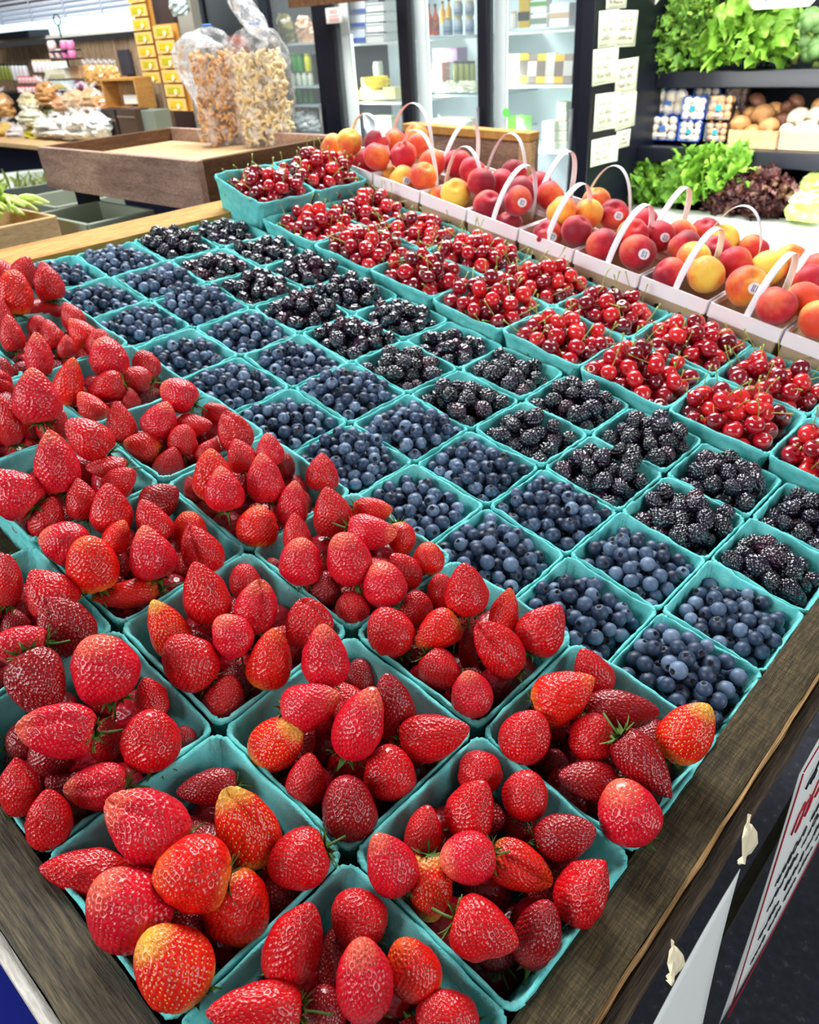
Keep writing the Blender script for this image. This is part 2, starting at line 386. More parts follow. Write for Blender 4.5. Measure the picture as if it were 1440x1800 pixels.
# ------------------------------------------------------------------ the table (frame: table coordinates)
TX0, TX1, TY0, TY1 = -1.20, 0.012, -0.425, 0.985
tb = empty('display_table', mat=TM4.copy())
tag(tb, 'big sloping wooden display table holding all the teal berry baskets and peach cartons', 'table')
ZB = -.079
mb = MB(); mb.box(((TX0 + TX1) / 2, (TY0 + TY1) / 2, ZB - .012), (TX1 - TX0 + .02, TY1 - TY0 + .02, .02)); mb.obj('table_deck', W_rim, tb, smooth=False)
def board(name, x0, x1, y0, y1, z0, z1, mat, nseg=60, axis=1, wob=.0004, parent=tb):
    """rim board with a worn, slightly wavy top"""
    n = nseg; Pg = np.zeros((n, 8, 3))
    b = .0015
    prof = [(0, 0), (0, 1), (.12, 1.0), (.35, 1), (.65, 1), (.88, 1), (1, 1), (1, 0)]
    for i in range(n):
        t = i / (n - 1)
        for j, (a, h) in enumerate(prof):
            zz = z0 + (z1 - z0) * h + (-b if (j in (1, 6)) else 0)
            s = wob * math.sin(t * 61 + j * 2.1) + wob * .8 * math.sin(t * 137 + j)
            if axis == 1: Pg[i, j] = (x0 + (x1 - x0) * a + (s if j > 5 or j < 2 else 0), y0 + (y1 - y0) * t, zz + s * .5)
            else: Pg[i, j] = (x0 + (x1 - x0) * t, y0 + (y1 - y0) * a + (s if j > 5 or j < 2 else 0), zz + s * .5)
    m = MB(); m.grid(Pg, closed=True); m.f.append(tuple(range(8))[::-1]); m.m.append(0); m.f.append(tuple((n - 1) * 8 + q for q in range(8))); m.m.append(0)
    return m.obj(name, mat, parent, smooth=False)
board('side_rail', -.0015, .0335, TY0 - .034, TY1 + .03, -.13, -.002, W_rim)
board('worn_edge', .0336, .0368, TY0 - .034, TY1 + .03, -.016, -.0032, W_worn, wob=.0007)
board('outer_board', .0370, .0495, TY0 - .034, TY1 + .03, -.13, -.012, W_rimd)
board('front_rail', TX0 - .06, TX1, TY0 - .034, TY0 + .0035, -.13, -.002, W_rimx, axis=0)
mb = MB(); mb.box(((TX0 + TX1) / 2 - .02, TY0 - .0385, -.05), (TX1 - TX0 + .12, .008, .085)); o = mb.obj('lit_edge_strip', W_pale, tb, smooth=False); o['label'] = 'outer face along the near edge, coloured pale as if lit'
board('far_rail', TX0 - .065, TX0 - .002, TY0 - .034, TY1 + .03, -.13, -.018, W_tan, wob=.0004)
board('back_rail', TX0 - .06, TX1 - .01, TY1 + .001, TY1 + .035, -.13, -.03, W_tan, axis=0, wob=.0004)
for (lx, ly) in ((TX1 - .02, TY0 + .03), (TX1 - .02, TY1 - .03), (TX0 + .03, TY0 + .03), (TX0 + .03, TY1 - .03)):
    pw = T((lx, ly, -.1)); h = pw[2] + .85
    m = MB(); m.box((0, 0, 0), (.07, .07, h)); lg = m.obj('leg', W_rim, None, smooth=False)
    lg.parent = tb; lg.matrix_parent_inverse = Matrix.Identity(4)
    lg.matrix_local = TM4.inverted() @ Matrix.Translation((pw[0], pw[1], -.85 + h / 2))
m = MB(); m.box((-.02, .27, -.3), (.012, 1.35, .03)); 
o = m.obj('lower_brace', wood('grey_brace', srgb(60, 58, 48), srgb(96, 92, 74), 1), None, smooth=False); o.parent = tb; o.matrix_local = TM4.inverted() @ Matrix.Translation((.02, 0, -.22))
# splinters on the rail side
def chip(name, u, v, s, label):
    p = onX(u, v, .055); r = np.random.RandomState(int(u)); m = MB()
    n = 7; Pg = np.zeros((n, 4, 3))
    for i in range(n):
        t = i / (n - 1); wd = s * .35 * math.sin(PI * min(1, t * 1.05 + .05)) + .0004
        c = np.array([.004 * math.sin(t * 5) + .002, (t - .5) * s * .5, (t - .5) * s])
        for j in range(4): Pg[i, j] = c + np.array([.0012 * math.sin(j * 2 + t * 7), (j / 3 - .5) * wd * 2, .0015 * r.normal()])
    m.grid(Pg); o = m.obj(name, P(222, 208, 176, .7), smooth=False, loc=tuple(p), solid=.0008); return tag(o, label, 'wood splinter', 'splinters on the table rail')
chip('wood_splinter', 1308, 1475, .03, 'larger pale curled wood splinter sticking out of the rail beside the signs')
chip('wood_splinter', 1178, 1688, .02, 'small pale curled wood splinter low on the dark rail near the photo bottom')

# ------------------------------------------------------------------ pulp baskets
def rsq(hw, r, n=10):
    pts = []
    for cx, cy, a0 in ((hw - r, hw - r, 0), (-(hw - r), hw - r, PI / 2), (-(hw - r), -(hw - r), PI), (hw - r, -(hw - r), 1.5 * PI)):
        for i in range(n + 1):
            a = a0 + (PI / 2) * i / n; pts.append((cx + r * math.cos(a), cy + r * math.sin(a)))
        # straight part
        nx = (cx, cy)
    # insert side points
    out = []
    for i in range(len(pts)):
        p, q = pts[i], pts[(i + 1) % len(pts)]; out.append(p)
        d = math.dist(p, q)
        if d > hw * .4:
            for k in range(1, 12): out.append((p[0] + (q[0] - p[0]) * k / 12, p[1] + (q[1] - p[1]) * k / 12))
    return np.array(out)
def basket_mesh(name, size, depth, seed):
    r = np.random.RandomState(seed); hw = size / 2 - .0004; th = .0021
    lv = [(-depth, .80, 1), (-depth * .8, .835, 1), (-depth * .5, .89, 1), (-depth * .2, .945, 1), (-.008, .972, 1), (-.0045, 1.0, 1), (-.0005, 1.0, 1), (.0002, .988, 1)]
    inn = [(-.0003, .958, 0), (-.004, .945, 0), (-depth * .2, .915, 0), (-depth * .5, .86, 0), (-depth * .8, .805, 0), (-depth + .003, .765, 0), (-depth + .0025, .60, 0), (-depth + .0025, .3, 0), (-depth + .0025, .02, 0)]
    rings = []
    base = rsq(1.0, .16)
    nr = len(base); ang = np.arctan2(base[:, 1], base[:, 0])
    rimz = .0011 * np.sin(ang * 3 + r.uniform(0, 6)) + .0009 * np.sin(ang * 7 + r.uniform(0, 6)) + r.normal(0, .0005, nr)
    bow = 1 + (.010 * np.sin(ang * 2 + r.uniform(0, 6)))[:, None] * 0
    for (z, s, o) in lv + inn:
        rr = r.normal(0, .0004 if z > -.006 else .0005, (nr, 2))
        rib = .0012 * np.maximum(0, np.cos(ang * 24)) * (1 if -depth * .9 < z < -.008 else 0)
        xy = base * hw * s; ln = np.linalg.norm(xy, axis=1)[:, None] + 1e-9
        xy = xy - xy / ln * rib[:, None] + rr * (1 if s > .4 else 0)
        zz = z + (rimz if z > -.02 else rimz * .3)
        if z <= -depth + .004: zz = np.full(nr, z)
        rings.append(np.concatenate([xy, zz[:, None]], 1))
    Pg = np.array(rings); m = MB(); m.grid(Pg, closed=True)
    m.f.append(tuple(range(nr))[::-1]); m.m.append(0); m.f.append(tuple((len(rings) - 1) * nr + q for q in range(nr))); m.m.append(0)
    return m.mesh(name, M_pulp)
QM = [basket_mesh('quart_basket', .139, .076, 100 + k) for k in range(4)]
PM = [basket_mesh('pint_basket', .1055, .060, 200 + k) for k in range(4)]
ORD = ['rightmost', 'second', 'third', 'fourth', 'fifth', 'sixth', 'seventh', 'eighth', 'ninth', 'tenth', 'eleventh', 'twelfth']
def nth(k): return ORD[k] if k == 0 else ORD[k] + '-from-right'
BASKETS = []     # dict(kind,row,k,cx,cy,z,half,depth,desc)
def put_basket(meshes, cx, cy, z, kind, row, k, desc, label, group, rz=0, tilt=(0, 0)):
    o = bpy.data.objects.new('berry_basket', meshes[(k * 3 + row) % len(meshes)]); COL.objects.link(o)
    o.matrix_world = TM4 @ Matrix.Translation((cx, cy, z)) @ Euler((tilt[0], tilt[1], rz + (k % 4) * PI / 2)).to_matrix().to_4x4()
    tag(o, label, 'basket', group)
    BASKETS.append(dict(kind=kind, row=row, k=k, cx=cx, cy=cy, z=z, desc=desc)); return o
q = .14
SROW = {0: 'far strawberry row', 1: 'middle strawberry row', 2: 'near strawberry row'}
for row in range(3):
    for k in range([8, 7, 5][row]):
        cx, cy = -(k + .5) * q, -(row + .5) * q
        u, v, d = proj(T((cx, cy, 0)))
        if u < -130 or d < .05 or v > 2050: continue
        desc = '%s basket, %s' % (nth(k), SROW[row])
        put_basket(QM, cx + RS.normal(0, .0004), cy + RS.normal(0, .0004), RS.uniform(-.001, .002), 'straw', row, k, desc, 'teal pulp basket of strawberries, ' + desc.replace(' basket,', ' in'), 'teal strawberry baskets', RS.normal(0, .004))
pp = .1055
for row in range(4):
    fr = 'blueberr' if row < 2 else 'blackberr'
    nm = ['near blueberry row', 'far blueberry row', 'near blackberry row', 'far blackberry row'][row]
    for k in range(11):
        cx, cy = -(k + .5) * (pp + .0014), (row + .5) * .1062
        u, v, d = proj(T((cx, cy, 0)))
        if u > 1540 or u < -60: continue
        desc = '%s basket, %s' % (nth(k), nm)
        put_basket(PM, cx + RS.normal(0, .0005), cy + RS.normal(0, .0005), RS.uniform(-.018, -.015) , 'blue' if row < 2 else 'black', row, k, desc, 'small teal pulp basket of %sies, ' % fr + desc.replace(' basket,', ' in'), 'small teal %sy baskets' % fr, RS.normal(0, .01))
for row in range(2):
    nm = ['near cherry row', 'far cherry row'][row]
    for k in range(9):
        cx, cy = -(k + .5) * .1378, .430 + (row + .5) * .139
        u, v, d = proj(T((cx, cy, 0)))
        if u > 1560: continue
        desc = '%s basket, %s' % (nth(k), nm)
        lift = .0 if k < 8 else .034
        put_basket(QM, cx + RS.normal(0, .0006), cy + RS.normal(0, .0006), RS.uniform(-.002, .001) + lift, 'cherry', row, k, desc, 'teal pulp basket of cherries, ' + desc.replace(' basket,', ' in'), 'teal cherry baskets', RS.normal(0, .008), (0, .12 if k == 8 else 0))

# ------------------------------------------------------------------ strawberries
def straw_mesh(idx, kind, seed):
    r = np.random.RandomState(seed); nu, nv = 132, 108
    L, R = .042, .0195
    flat = {'c': .92, 'r': .97, 'w': .8, 'l': .85}[kind]
    pw = {'c': (.62, .62), 'r': (.80, .48), 'w': (.72, .54), 'l': (.76, .60)}[kind]
    ph = np.arange(nu) * 2 * PI / nu; t = np.linspace(.003, .997, nv)
    t = .5 - .5 * np.cos(PI * t)
    ph0 = r.uniform(0, 6.28)
    def surf(t, ph):
        t, ph = np.broadcast_arrays(t, ph)
        rad = R * np.sin(PI * np.clip(t, 0, 1) ** pw[0]) ** pw[1]
        z = (t - .5) * L
        if kind == 'w':
            for a in (ph0, ph0 + PI + r_off):
                da = np.angle(np.exp(1j * (ph - a))); rad = rad * (1 - .28 * np.exp(-(da / .25) ** 2) * np.clip(t * 1.6 - .2, 0, 1))
            z = z + .0035 * np.cos(2 * (ph - ph0)) * -np.clip(t - .4, 0, 1)
        z = z + 0 * rad
        x = rad * np.cos(ph); y = rad * np.sin(ph) * flat
        bend = lean * (t - .5) ** 2
        P_ = np.stack([x + bend, y, z], -1)
        n = vnoise(P_, seed, 95) * .0011 + vnoise(P_, seed + 7, 180) * .00015
        nrm = np.stack([np.cos(ph) + 0 * t, np.sin(ph) + 0 * t, 0 * (t * ph)], -1)
        P_ = P_ + nrm * (n * np.sin(PI * t))[..., None]
        # sunken shoulder round the stem
        P_[..., 2] += np.where(t < .06, (.06 - t) * .045, 0) + 0 * ph
        return P_
    r_off = r.uniform(-.4, .4); lean = r.uniform(-.014, .014)
    Pg = surf(t[:, None], ph[None, :] + 0 * t[:, None])
    # seeds, spiral with even spacing along the surface
    ts = []; tt = np.linspace(.04, .985, 400); prof = surf(tt, np.zeros_like(tt))
    rad = R * np.sin(PI * tt ** pw[0]) ** pw[1]; ds = np.linalg.norm(np.diff(prof, axis=0), axis=1); area_ = np.concatenate([[0], np.cumsum(ds * (rad[1:] + rad[:-1]) * PI * (1 + flat) / 2)])
    sp = .0031; N = int(area_[-1] / (sp * sp * .95))
    ga = PI * (3 - 5 ** .5)
    tS = np.interp((np.arange(N) + .5) / N * area_[-1], area_, tt); pS = np.arange(N) * ga
    tS = np.clip(tS + r.normal(0, .006, N), .03, .99); pS = pS + r.normal(0, .035, N)
    S = surf(tS, pS)
    V = Pg.reshape(-1, 3)
    # normals
    du = np.roll(Pg, -1, 1) - np.roll(Pg, 1, 1); dv = np.gradient(Pg, axis=0); Nn = np.cross(du, dv); Nn /= np.linalg.norm(Nn, axis=-1, keepdims=True) + 1e-12
    if (Nn[nv // 2, 0] @ np.array([1, 0, 0])) < 0: Nn = -Nn
    NV = Nn.reshape(-1, 3)
    dsp = np.zeros(len(V))
    for a in range(0, len(V), 3000):
        d2 = ((V[a:a + 3000, None] - S[None]) ** 2).sum(-1).min(1)
        dsp[a:a + 3000] = -.00100 * np.exp(-d2 / (.00092 ** 2)) + .00020 * np.exp(-((np.sqrt(d2) - .0016) / .0006) ** 2)
    V2 = V + NV * dsp[:, None]
    mb = MB(); mb.grid(V2.reshape(Pg.shape), closed=True)
    nr = nu; mb.f.append(tuple(range(nr))[::-1]); mb.m.append(0); mb.f.append(tuple((nv - 1) * nr + q_ for q_ in range(nr))); mb.m.append(0)
    # seeds as tiny drops
    e = 1e-3; St = surf(np.clip(tS + e, 0, .999), pS); Sp = surf(tS, pS + 1e-2)
    a1 = St - S; a1 /= np.linalg.norm(a1, axis=1)[:, None] + 1e-12; a2 = Sp - S; a2 -= a1 * (a1 * a2).sum(1)[:, None]; a2 /= np.linalg.norm(a2, axis=1)[:, None] + 1e-12
    nn = np.cross(a2, a1); nn *= np.sign((nn * np.stack([np.cos(pS), np.sin(pS), 0 * pS], 1)).sum(1))[:, None]
    oc = np.array([(1, 0, 0), (0, 1, 0), (-1, 0, 0), (0, -1, 0), (.55, .55, .75), (-.55, .55, .75), (-.55, -.55, .75), (.55, -.55, .75)])
    F = [(0, 1, 5, 4), (1, 2, 6, 5), (2, 3, 7, 6), (3, 0, 4, 7), (4, 5, 6, 7)]
    for i in range(N):
        c = S[i] - nn[i] * .00074
        vv = c + oc[:, :1] * a1[i] * .00078 + oc[:, 1:2] * a2[i] * .00046 + oc[:, 2:] * nn[i] * .00042
        mb.add(vv, F, 1)
    return mb.mesh('strawberry', [S_MATS['r'], M_seed])
def calyx_mesh(seed):
    r = np.random.RandomState(seed); mb = MB(); n = 10
    for k in range(n):
        a = k * 2 * PI / n + r.normal(0, .12); Lf = r.uniform(.010, .016); cu = r.uniform(-.6, 1.2); Pg = np.zeros((7, 3, 3))
        for i in range(7):
            t = i / 6; wd = .0030 * math.sin(PI * (t * .85 + .15)) * (1 - t * .55); rr = Lf * t
            z = -.0006 - .006 * t * t * cu + .001
            for j, s in enumerate((-1, 0, 1)):
                Pg[i, j] = (rr * math.cos(a) - s * wd * math.sin(a), rr * math.sin(a) + s * wd * math.cos(a), z - (.0007 if s == 0 else 0))
        mb.grid(Pg)
    mb.tube([(0, 0, .001), (.001, 0, -.006), (.003, .001, -.014)], .0009, 6)
    return mb.mesh('calyx', M_calyx)
SK = ['c', 'c', 'c', 'r', 'r', 'w', 'w', 'l', 'c', 'r', 'l', 'c']
SMESH = {}
for i, kd in enumerate(SK): SMESH.setdefault(kd, []).append(straw_mesh(i, kd, 300 + i))
CMESH = [calyx_mesh(50 + i) for i in range(3)]
# measured berries: (px u, px v, width px, length px, tip angle in the picture, height of centre over the rim in cm, tone, shape)
SB = """259 1449 128 150 140 3 p w;340 1533 130 130 160 3 o r;222 1595 136 150 130 1.6 p r;302 1696 134 150 120 1.6 y r;150 1532 82 140 165 -.4 r c;434 1454 108 155 110 1.6 y w
365 1390 70 105 180 -1 d c;417 1602 118 122 -60 -1 o r;525 1512 102 108 200 1 r r;486 1570 88 90 120 -2.6 d r
520 1654 108 160 70 2 r c;626 1620 98 100 120 -.4 r r;640 1720 116 155 95 3 p l;730 1713 94 112 120 1 o r;450 1776 96 165 170 1 r c;775 1786 98 110 150 0 r r;567 1779 80 90 90 -2 d r
683 1515 92 118 115 2 p c;744 1467 74 105 80 0 r l;754 1560 84 110 -90 -1 y r;820 1508 90 96 180 2 p r;830 1418 92 110 70 1 r c;844 1359 80 74 100 -.4 r r;923 1395 82 84 90 1 r r;994 1477 84 110 20 1 d l;914 1522 84 110 -20 0 o w;1026 1560 110 118 60 1 r w;852 1637 112 120 -15 2.4 r c;946 1640 94 132 80 .5 d l;915 1453 60 70 90 -3 d r
994 1221 94 116 35 2.4 o c;1040 1180 66 92 120 .4 r c;1092 1249 76 126 0 1 d l;925 1294 88 96 60 1 r r;1040 1296 82 82 90 1 r r;1133 1340 98 126 -50 2 d w;1207 1288 102 122 60 3.2 y l;1105 1428 110 112 110 2 p r;1036 1371 76 112 170 0 d l;973 1349 54 64 90 -3 d r
358 1041 86 112 105 2.5 r c;295 1103 74 112 112 1 y c;333 1163 94 106 125 1.6 r r;410 1117 72 80 110 3 p r;450 1066 90 92 80 2 p w;430 1020 58 60 90 -.5 r r;475 1155 82 112 75 2 o c;542 1093 88 82 100 1 r w;397 1225 76 92 70 -1 r c
570 1149 90 112 92 4 p c;556 1242 86 110 20 3 p c;626 1270 98 142 65 3 p l;695 1249 74 142 100 .5 d l;764 1294 84 126 15 1 r c;490 1305 88 106 45 0 y r;630 1190 56 62 90 -2 d r;539 1369 76 96 80 0 r c;613 1421 98 120 95 0 d r;685 1359 92 92 90 0 r r
820 1034 80 94 95 4 r c;685 1110 82 90 120 1 r r;768 1110 72 86 210 1.5 o c;771 1180 70 74 -50 -.4 r r;829 1214 80 82 100 1 p c;876 1140 84 112 130 2 r w;888 1076 58 88 80 1.5 o c;956 1103 84 98 60 2 r c;775 1037 50 62 90 0 r r;824 1138 38 80 90 -1 d l;733 1072 60 62 90 -1 r r
528 985 76 84 95 2 p r;521 937 52 70 95 2.6 r c;613 982 80 96 110 3 p r;584 899 68 88 95 2 r c;655 897 50 72 0 1 o l;653 937 64 90 -10 2.5 p l;706 947 52 60 -70 1 o r;712 1003 60 76 120 1 r l;752 982 56 58 90 1 o r;676 1027 78 80 100 2 p r;619 1072 62 66 100 0 r r;570 1037 58 62 90 -1 d r
115 954 78 84 150 2 p r;163 992 90 100 100 3 o r;194 895 74 88 95 3 r c;205 944 56 66 60 2 o l;267 916 62 82 115 2 r c;285 878 66 72 30 .5 d c;264 972 82 96 105 3 p c;222 1043 56 118 190 0 o l;333 930 60 62 90 0 o r;354 968 84 88 110 1 r w
21 1024 50 96 80 2 r l;76 1040 88 94 130 2 r c;111 1093 92 104 120 1.5 d w;20 1095 50 54 90 -1 d r
30 1135 90 104 180 3 p w;66 1200 102 118 -60 3 d w;184 1173 114 120 100 4 p r;104 1282 100 126 170 3.4 p w;264 1225 64 76 100 0 r c;188 1300 56 78 80 0 r r;265 1300 102 106 90 2 r r;173 1385 84 102 180 1 p w;35 1385 84 100 90 1.5 r w;83 1432 84 106 85 1 r c;326 1300 42 52 90 -1 d r;90 1325 76 82 90 -.6 d r
212 742 54 72 100 1 r c;283 739 64 66 60 2 p c;314 694 60 66 150 3 p r;253 784 56 64 160 0 o l;319 777 52 54 90 1 r r;302 812 54 62 60 -.5 r c;342 749 46 66 0 1 r c;413 760 62 70 110 1.5 r w;368 794 46 50 60 0 r c;380 725 36 50 0 0 r l
190 631 66 72 110 3 p r;257 642 48 52 100 1 r r;236 669 46 62 170 1 r l;186 683 56 66 200 1 r c;163 714 54 66 125 0 o c;121 673 56 90 70 2 o c;231 702 36 42 90 -.5 r c
84 499 52 68 100 3 r c;22 518 62 82 85 3 o r;80 542 34 60 180 0 r l;66 574 36 38 90 0 r r;90 588 44 52 100 1 r c;68 625 58 72 90 2 p w;118 610 34 42 90 1 r c;143 586 46 56 130 1 o c;126 555 42 50 110 1 r c;20 586 44 64 95 2 r c;175 605 46 52 80 1 r r
62 697 80 112 95 5 p c;10 740 50 92 100 2 r l;94 749 54 64 60 1 r c;97 815 92 112 95 4.5 p w;156 770 74 90 140 3 r l;28 867 88 98 140 3 p c;80 905 60 80 70 1 r c;142 878 60 74 100 2 r c;191 822 50 66 180 1 r w;208 850 52 72 40 1.4 r r;10 655 40 52 90 0 d r;36 655 44 40 40 -.3 d r;390 857 68 78 100 3 p c;375 837 76 92 95 3 o c;465 840 68 88 98 3 p c;425 800 56 60 110 2.4 r c;472 790 52 58 95 3 p c;565 830 58 66 95 2 r c;452 925 74 72 95 1 o r;515 885 58 82 80 1.5 p c;500 818 40 46 90 0 d r;338 860 34 46 100 0 r c;480 1000 38 40 90 -1 d r;5 555 40 60 90 2 r c;35 480 46 60 60 1 r l;10 480 50 50 100 1 r l""".replace('\n', ';')
berries = []
for ln in SB.split(';'):
    a = ln.split(); u, v, wp, lp, an, h = map(float, a[:6])
    c = onT(u, v, h / 100); cw = T(c); dep = proj(cw)[2]
    W_, L_ = wp * dep / FPX, lp * dep / FPX
    W_ = min(W_, .052); L_ = min(L_, .058)
    R_ = math.radians(an); ax = RW @ np.array([math.cos(R_), math.sin(R_), .28]); ax /= np.linalg.norm(ax)
    berries.append(dict(c=cw, ax=ax, W=W_, L=L_ * 1.03, tone=a[6], kd=a[7], fix=True))
# extra berries lower in each basket; their dark tone paints the shade there
for b in [b for b in BASKETS if b['kind'] == 'straw']:
    lim = .05
    have = [x for x in berries if np.all(np.abs((TM.T @ x['c'])[:2] - (b['cx'], b['cy'])) < .07)]
    for (gx, gy) in ((-.5, -.5), (.5, -.5), (-.5, .5), (.5, .5)):
        c = np.array([b['cx'] + gx * .058 + RS.normal(0, .005), b['cy'] + gy * .058 + RS.normal(0, .005), -.024 + RS.uniform(-.004, .004)])
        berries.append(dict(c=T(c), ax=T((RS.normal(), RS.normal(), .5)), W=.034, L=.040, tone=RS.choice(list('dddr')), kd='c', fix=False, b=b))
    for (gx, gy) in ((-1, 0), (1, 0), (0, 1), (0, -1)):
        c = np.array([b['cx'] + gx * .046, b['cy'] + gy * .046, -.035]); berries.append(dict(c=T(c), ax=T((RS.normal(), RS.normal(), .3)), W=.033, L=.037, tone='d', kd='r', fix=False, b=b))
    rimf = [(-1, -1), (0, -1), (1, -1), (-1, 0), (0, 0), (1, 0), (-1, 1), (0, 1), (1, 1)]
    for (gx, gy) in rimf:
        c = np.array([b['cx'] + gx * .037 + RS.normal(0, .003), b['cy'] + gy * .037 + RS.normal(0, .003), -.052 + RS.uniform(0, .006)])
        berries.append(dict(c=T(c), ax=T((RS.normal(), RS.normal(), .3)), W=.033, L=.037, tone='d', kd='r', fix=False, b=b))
    if len(have) < 6:
        for i in range(9 - len(have)):
            c = np.array([b['cx'] + RS.uniform(-.042, .042), b['cy'] + RS.uniform(-.042, .042), RS.uniform(-.01, .022)])
            t_ = RS.choice(list('rrpod')); berries.append(dict(c=T(c), ax=T((RS.normal(), RS.normal(), .9)), W=RS.uniform(.03, .037), L=RS.uniform(.036, .044), tone=t_, kd=RS.choice(list('ccrwl')), fix=False, b=b))
for x in berries:
    x['ax'] = np.array(x['ax'], float); x['ax'] /= np.linalg.norm(x['ax']); x['p0'] = x['c'].copy()
Cc = np.array([x['c'] for x in berries]); Rr = np.array([(x['W'] + x['L']) * .25 * .90 for x in berries]); FX = np.array([x['fix'] for x in berries])
P0 = Cc.copy(); VR = Cc - CW; VR /= np.linalg.norm(VR, axis=1)[:, None]
bi = [None if x['fix'] else x['b'] for x in berries]
for it in range(90):
    D = Cc[:, None] - Cc[None]; dist = np.linalg.norm(D, axis=-1) + np.eye(len(Cc)); ov = (Rr[:, None] + Rr[None]) - dist; np.fill_diagonal(ov, 0); ov = np.maximum(ov, 0)
    push = (D / dist[..., None] * ov[..., None] * .35).sum(1)
    pf = (push * VR).sum(1)[:, None] * VR * .9 + (push - (push * VR).sum(1)[:, None] * VR) * .22
    Cc = Cc + np.where(FX[:, None], pf, push)
    lat = Cc - P0; la = lat - (lat * VR).sum(1)[:, None] * VR; ln_ = np.linalg.norm(la, axis=1)[:, None]
    Cc = np.where(FX[:, None] & (ln_ > .004), Cc - la * (1 - .004 / (ln_ + 1e-9)), Cc)
    for i, b in enumerate(bi):
        if b is None: continue
        t = TM.T @ Cc[i]; d = max(0, -t[2]); m_ = .0660 - .17 * d - Rr[i] * 1.04
        t[0] = min(max(t[0], b['cx'] - m_), b['cx'] + m_); t[1] = min(max(t[1], b['cy'] - m_), b['cy'] + m_); t[2] = max(t[2], -.074 + Rr[i]); t[2] = min(t[2], .02)
        Cc[i] = T(t)
def low_straw(seed):
    rs = np.random.RandomState(seed); D = sphere_grid(64, 44); t_ = (1 - D[..., 2]) / 2; f_ = 1 - .38 * np.clip(D[..., 2], 0, 1) ** 1.5
    S_ = fib(150); c_ = (D.reshape(-1, 3) @ S_.T).max(1).reshape(D.shape[:2]); a_ = np.arccos(np.clip(c_, -1, 1)); P_ = D * (1 - .07 * np.exp(-(a_ / .09) ** 2))[..., None]; P_ = P_ * np.array([.0185, .0175, .022]); P_[..., 0] *= f_; P_[..., 1] *= f_
    mb = MB(); mb.grid(P_[::-1], closed=True); return np.concatenate(mb.v), mb.f
LOWS = [low_straw(s_) for s_ in range(3)]
stV, stF, stN = [], [], 0
TN = {'r': 'bright red', 'd': 'dark red', 'o': 'orange-red', 'p': 'glossy pink-red', 'y': 'red strawberry with yellow patch,'}
KN = {'c': 'pointed', 'r': 'rounded', 'w': 'creased wedge-shaped', 'l': 'long'}
used_lab = {}
nS = 0
for i, x in enumerate(berries):
    u, v, d = proj(Cc[i])
    if not (-70 < u < 1500 and -50 < v < 1900): continue
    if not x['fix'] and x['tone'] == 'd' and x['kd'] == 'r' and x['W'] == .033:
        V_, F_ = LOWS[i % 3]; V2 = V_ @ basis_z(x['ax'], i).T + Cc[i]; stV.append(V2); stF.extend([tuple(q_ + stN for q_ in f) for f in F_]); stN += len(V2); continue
    nS += 1
    ms = SMESH[x['kd']]; me = ms[i % len(ms)]
    o = bpy.data.objects.new('strawberry', me); COL.objects.link(o)
    sx = x['W'] / .039; sz = x['L'] / .042
    R_ = basis_z(x['ax'], (i * 2.399) % 6.28)
    o.matrix_world = m4(R_, Cc[i], np.array([[sx, sx, sz]]))
    o.material_slots[0].link = 'OBJECT'; o.material_slots[0].material = S_MATS[x['tone']]
    o.material_slots[1].link = 'OBJECT'; o.material_slots[1].material = M_seedy if x['tone'] == 'y' else M_seed
    c = bpy.data.objects.new('calyx', CMESH[i % 3]); COL.objects.link(c); c.parent = o; c.location = (0, 0, -.0195); c.scale = (1.05, 1.05, 1.05)
    t = TM.T @ Cc[i]; bb = min([b for b in BASKETS if b['kind'] == 'straw'], key=lambda b: (b['cx'] - t[0]) ** 2 + (b['cy'] - t[1]) ** 2)
    gx = t[0] - bb['cx']; gy = t[1] - bb['cy']
    # picture-wise place inside the basket
    cu, cv, _ = proj(T((bb['cx'], bb['cy'], 0))); ang = math.atan2(-(v - cv), u - cu); rad = math.hypot(u - cu, v - cv) / (FPX * .14 / d)
    where = 'centre' if rad < .16 else ['right', 'upper right', 'upper', 'upper left', 'left', 'lower left', 'lower', 'lower right'][int(((ang + PI / 8) % (2 * PI)) / (PI / 4)) % 8] 
    lvl = 'low' if t[2] < -.02 else ('on top' if t[2] > .018 else '')
    lab = (TN[x['tone']] + ('' if x['tone'] == 'y' else ' %s strawberry' % KN[x['kd']]) + (' ' + lvl if lvl else '') + ', %s of %s' % (where, bb['desc']))
    lab = ' '.join(lab.split()).replace(',,', ',')
    tag(o, ' '.join(lab.split()[:16]), 'strawberry', 'strawberries in the teal baskets')

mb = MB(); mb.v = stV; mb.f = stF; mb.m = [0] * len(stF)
tag(mb.obj('strawberry', S_MATS['d']), 'all the strawberries deep at the bottom of the baskets, darkened to paint shade', 'strawberry', 'strawberries in the teal baskets', 'stuff')
print('STRAW', nS)
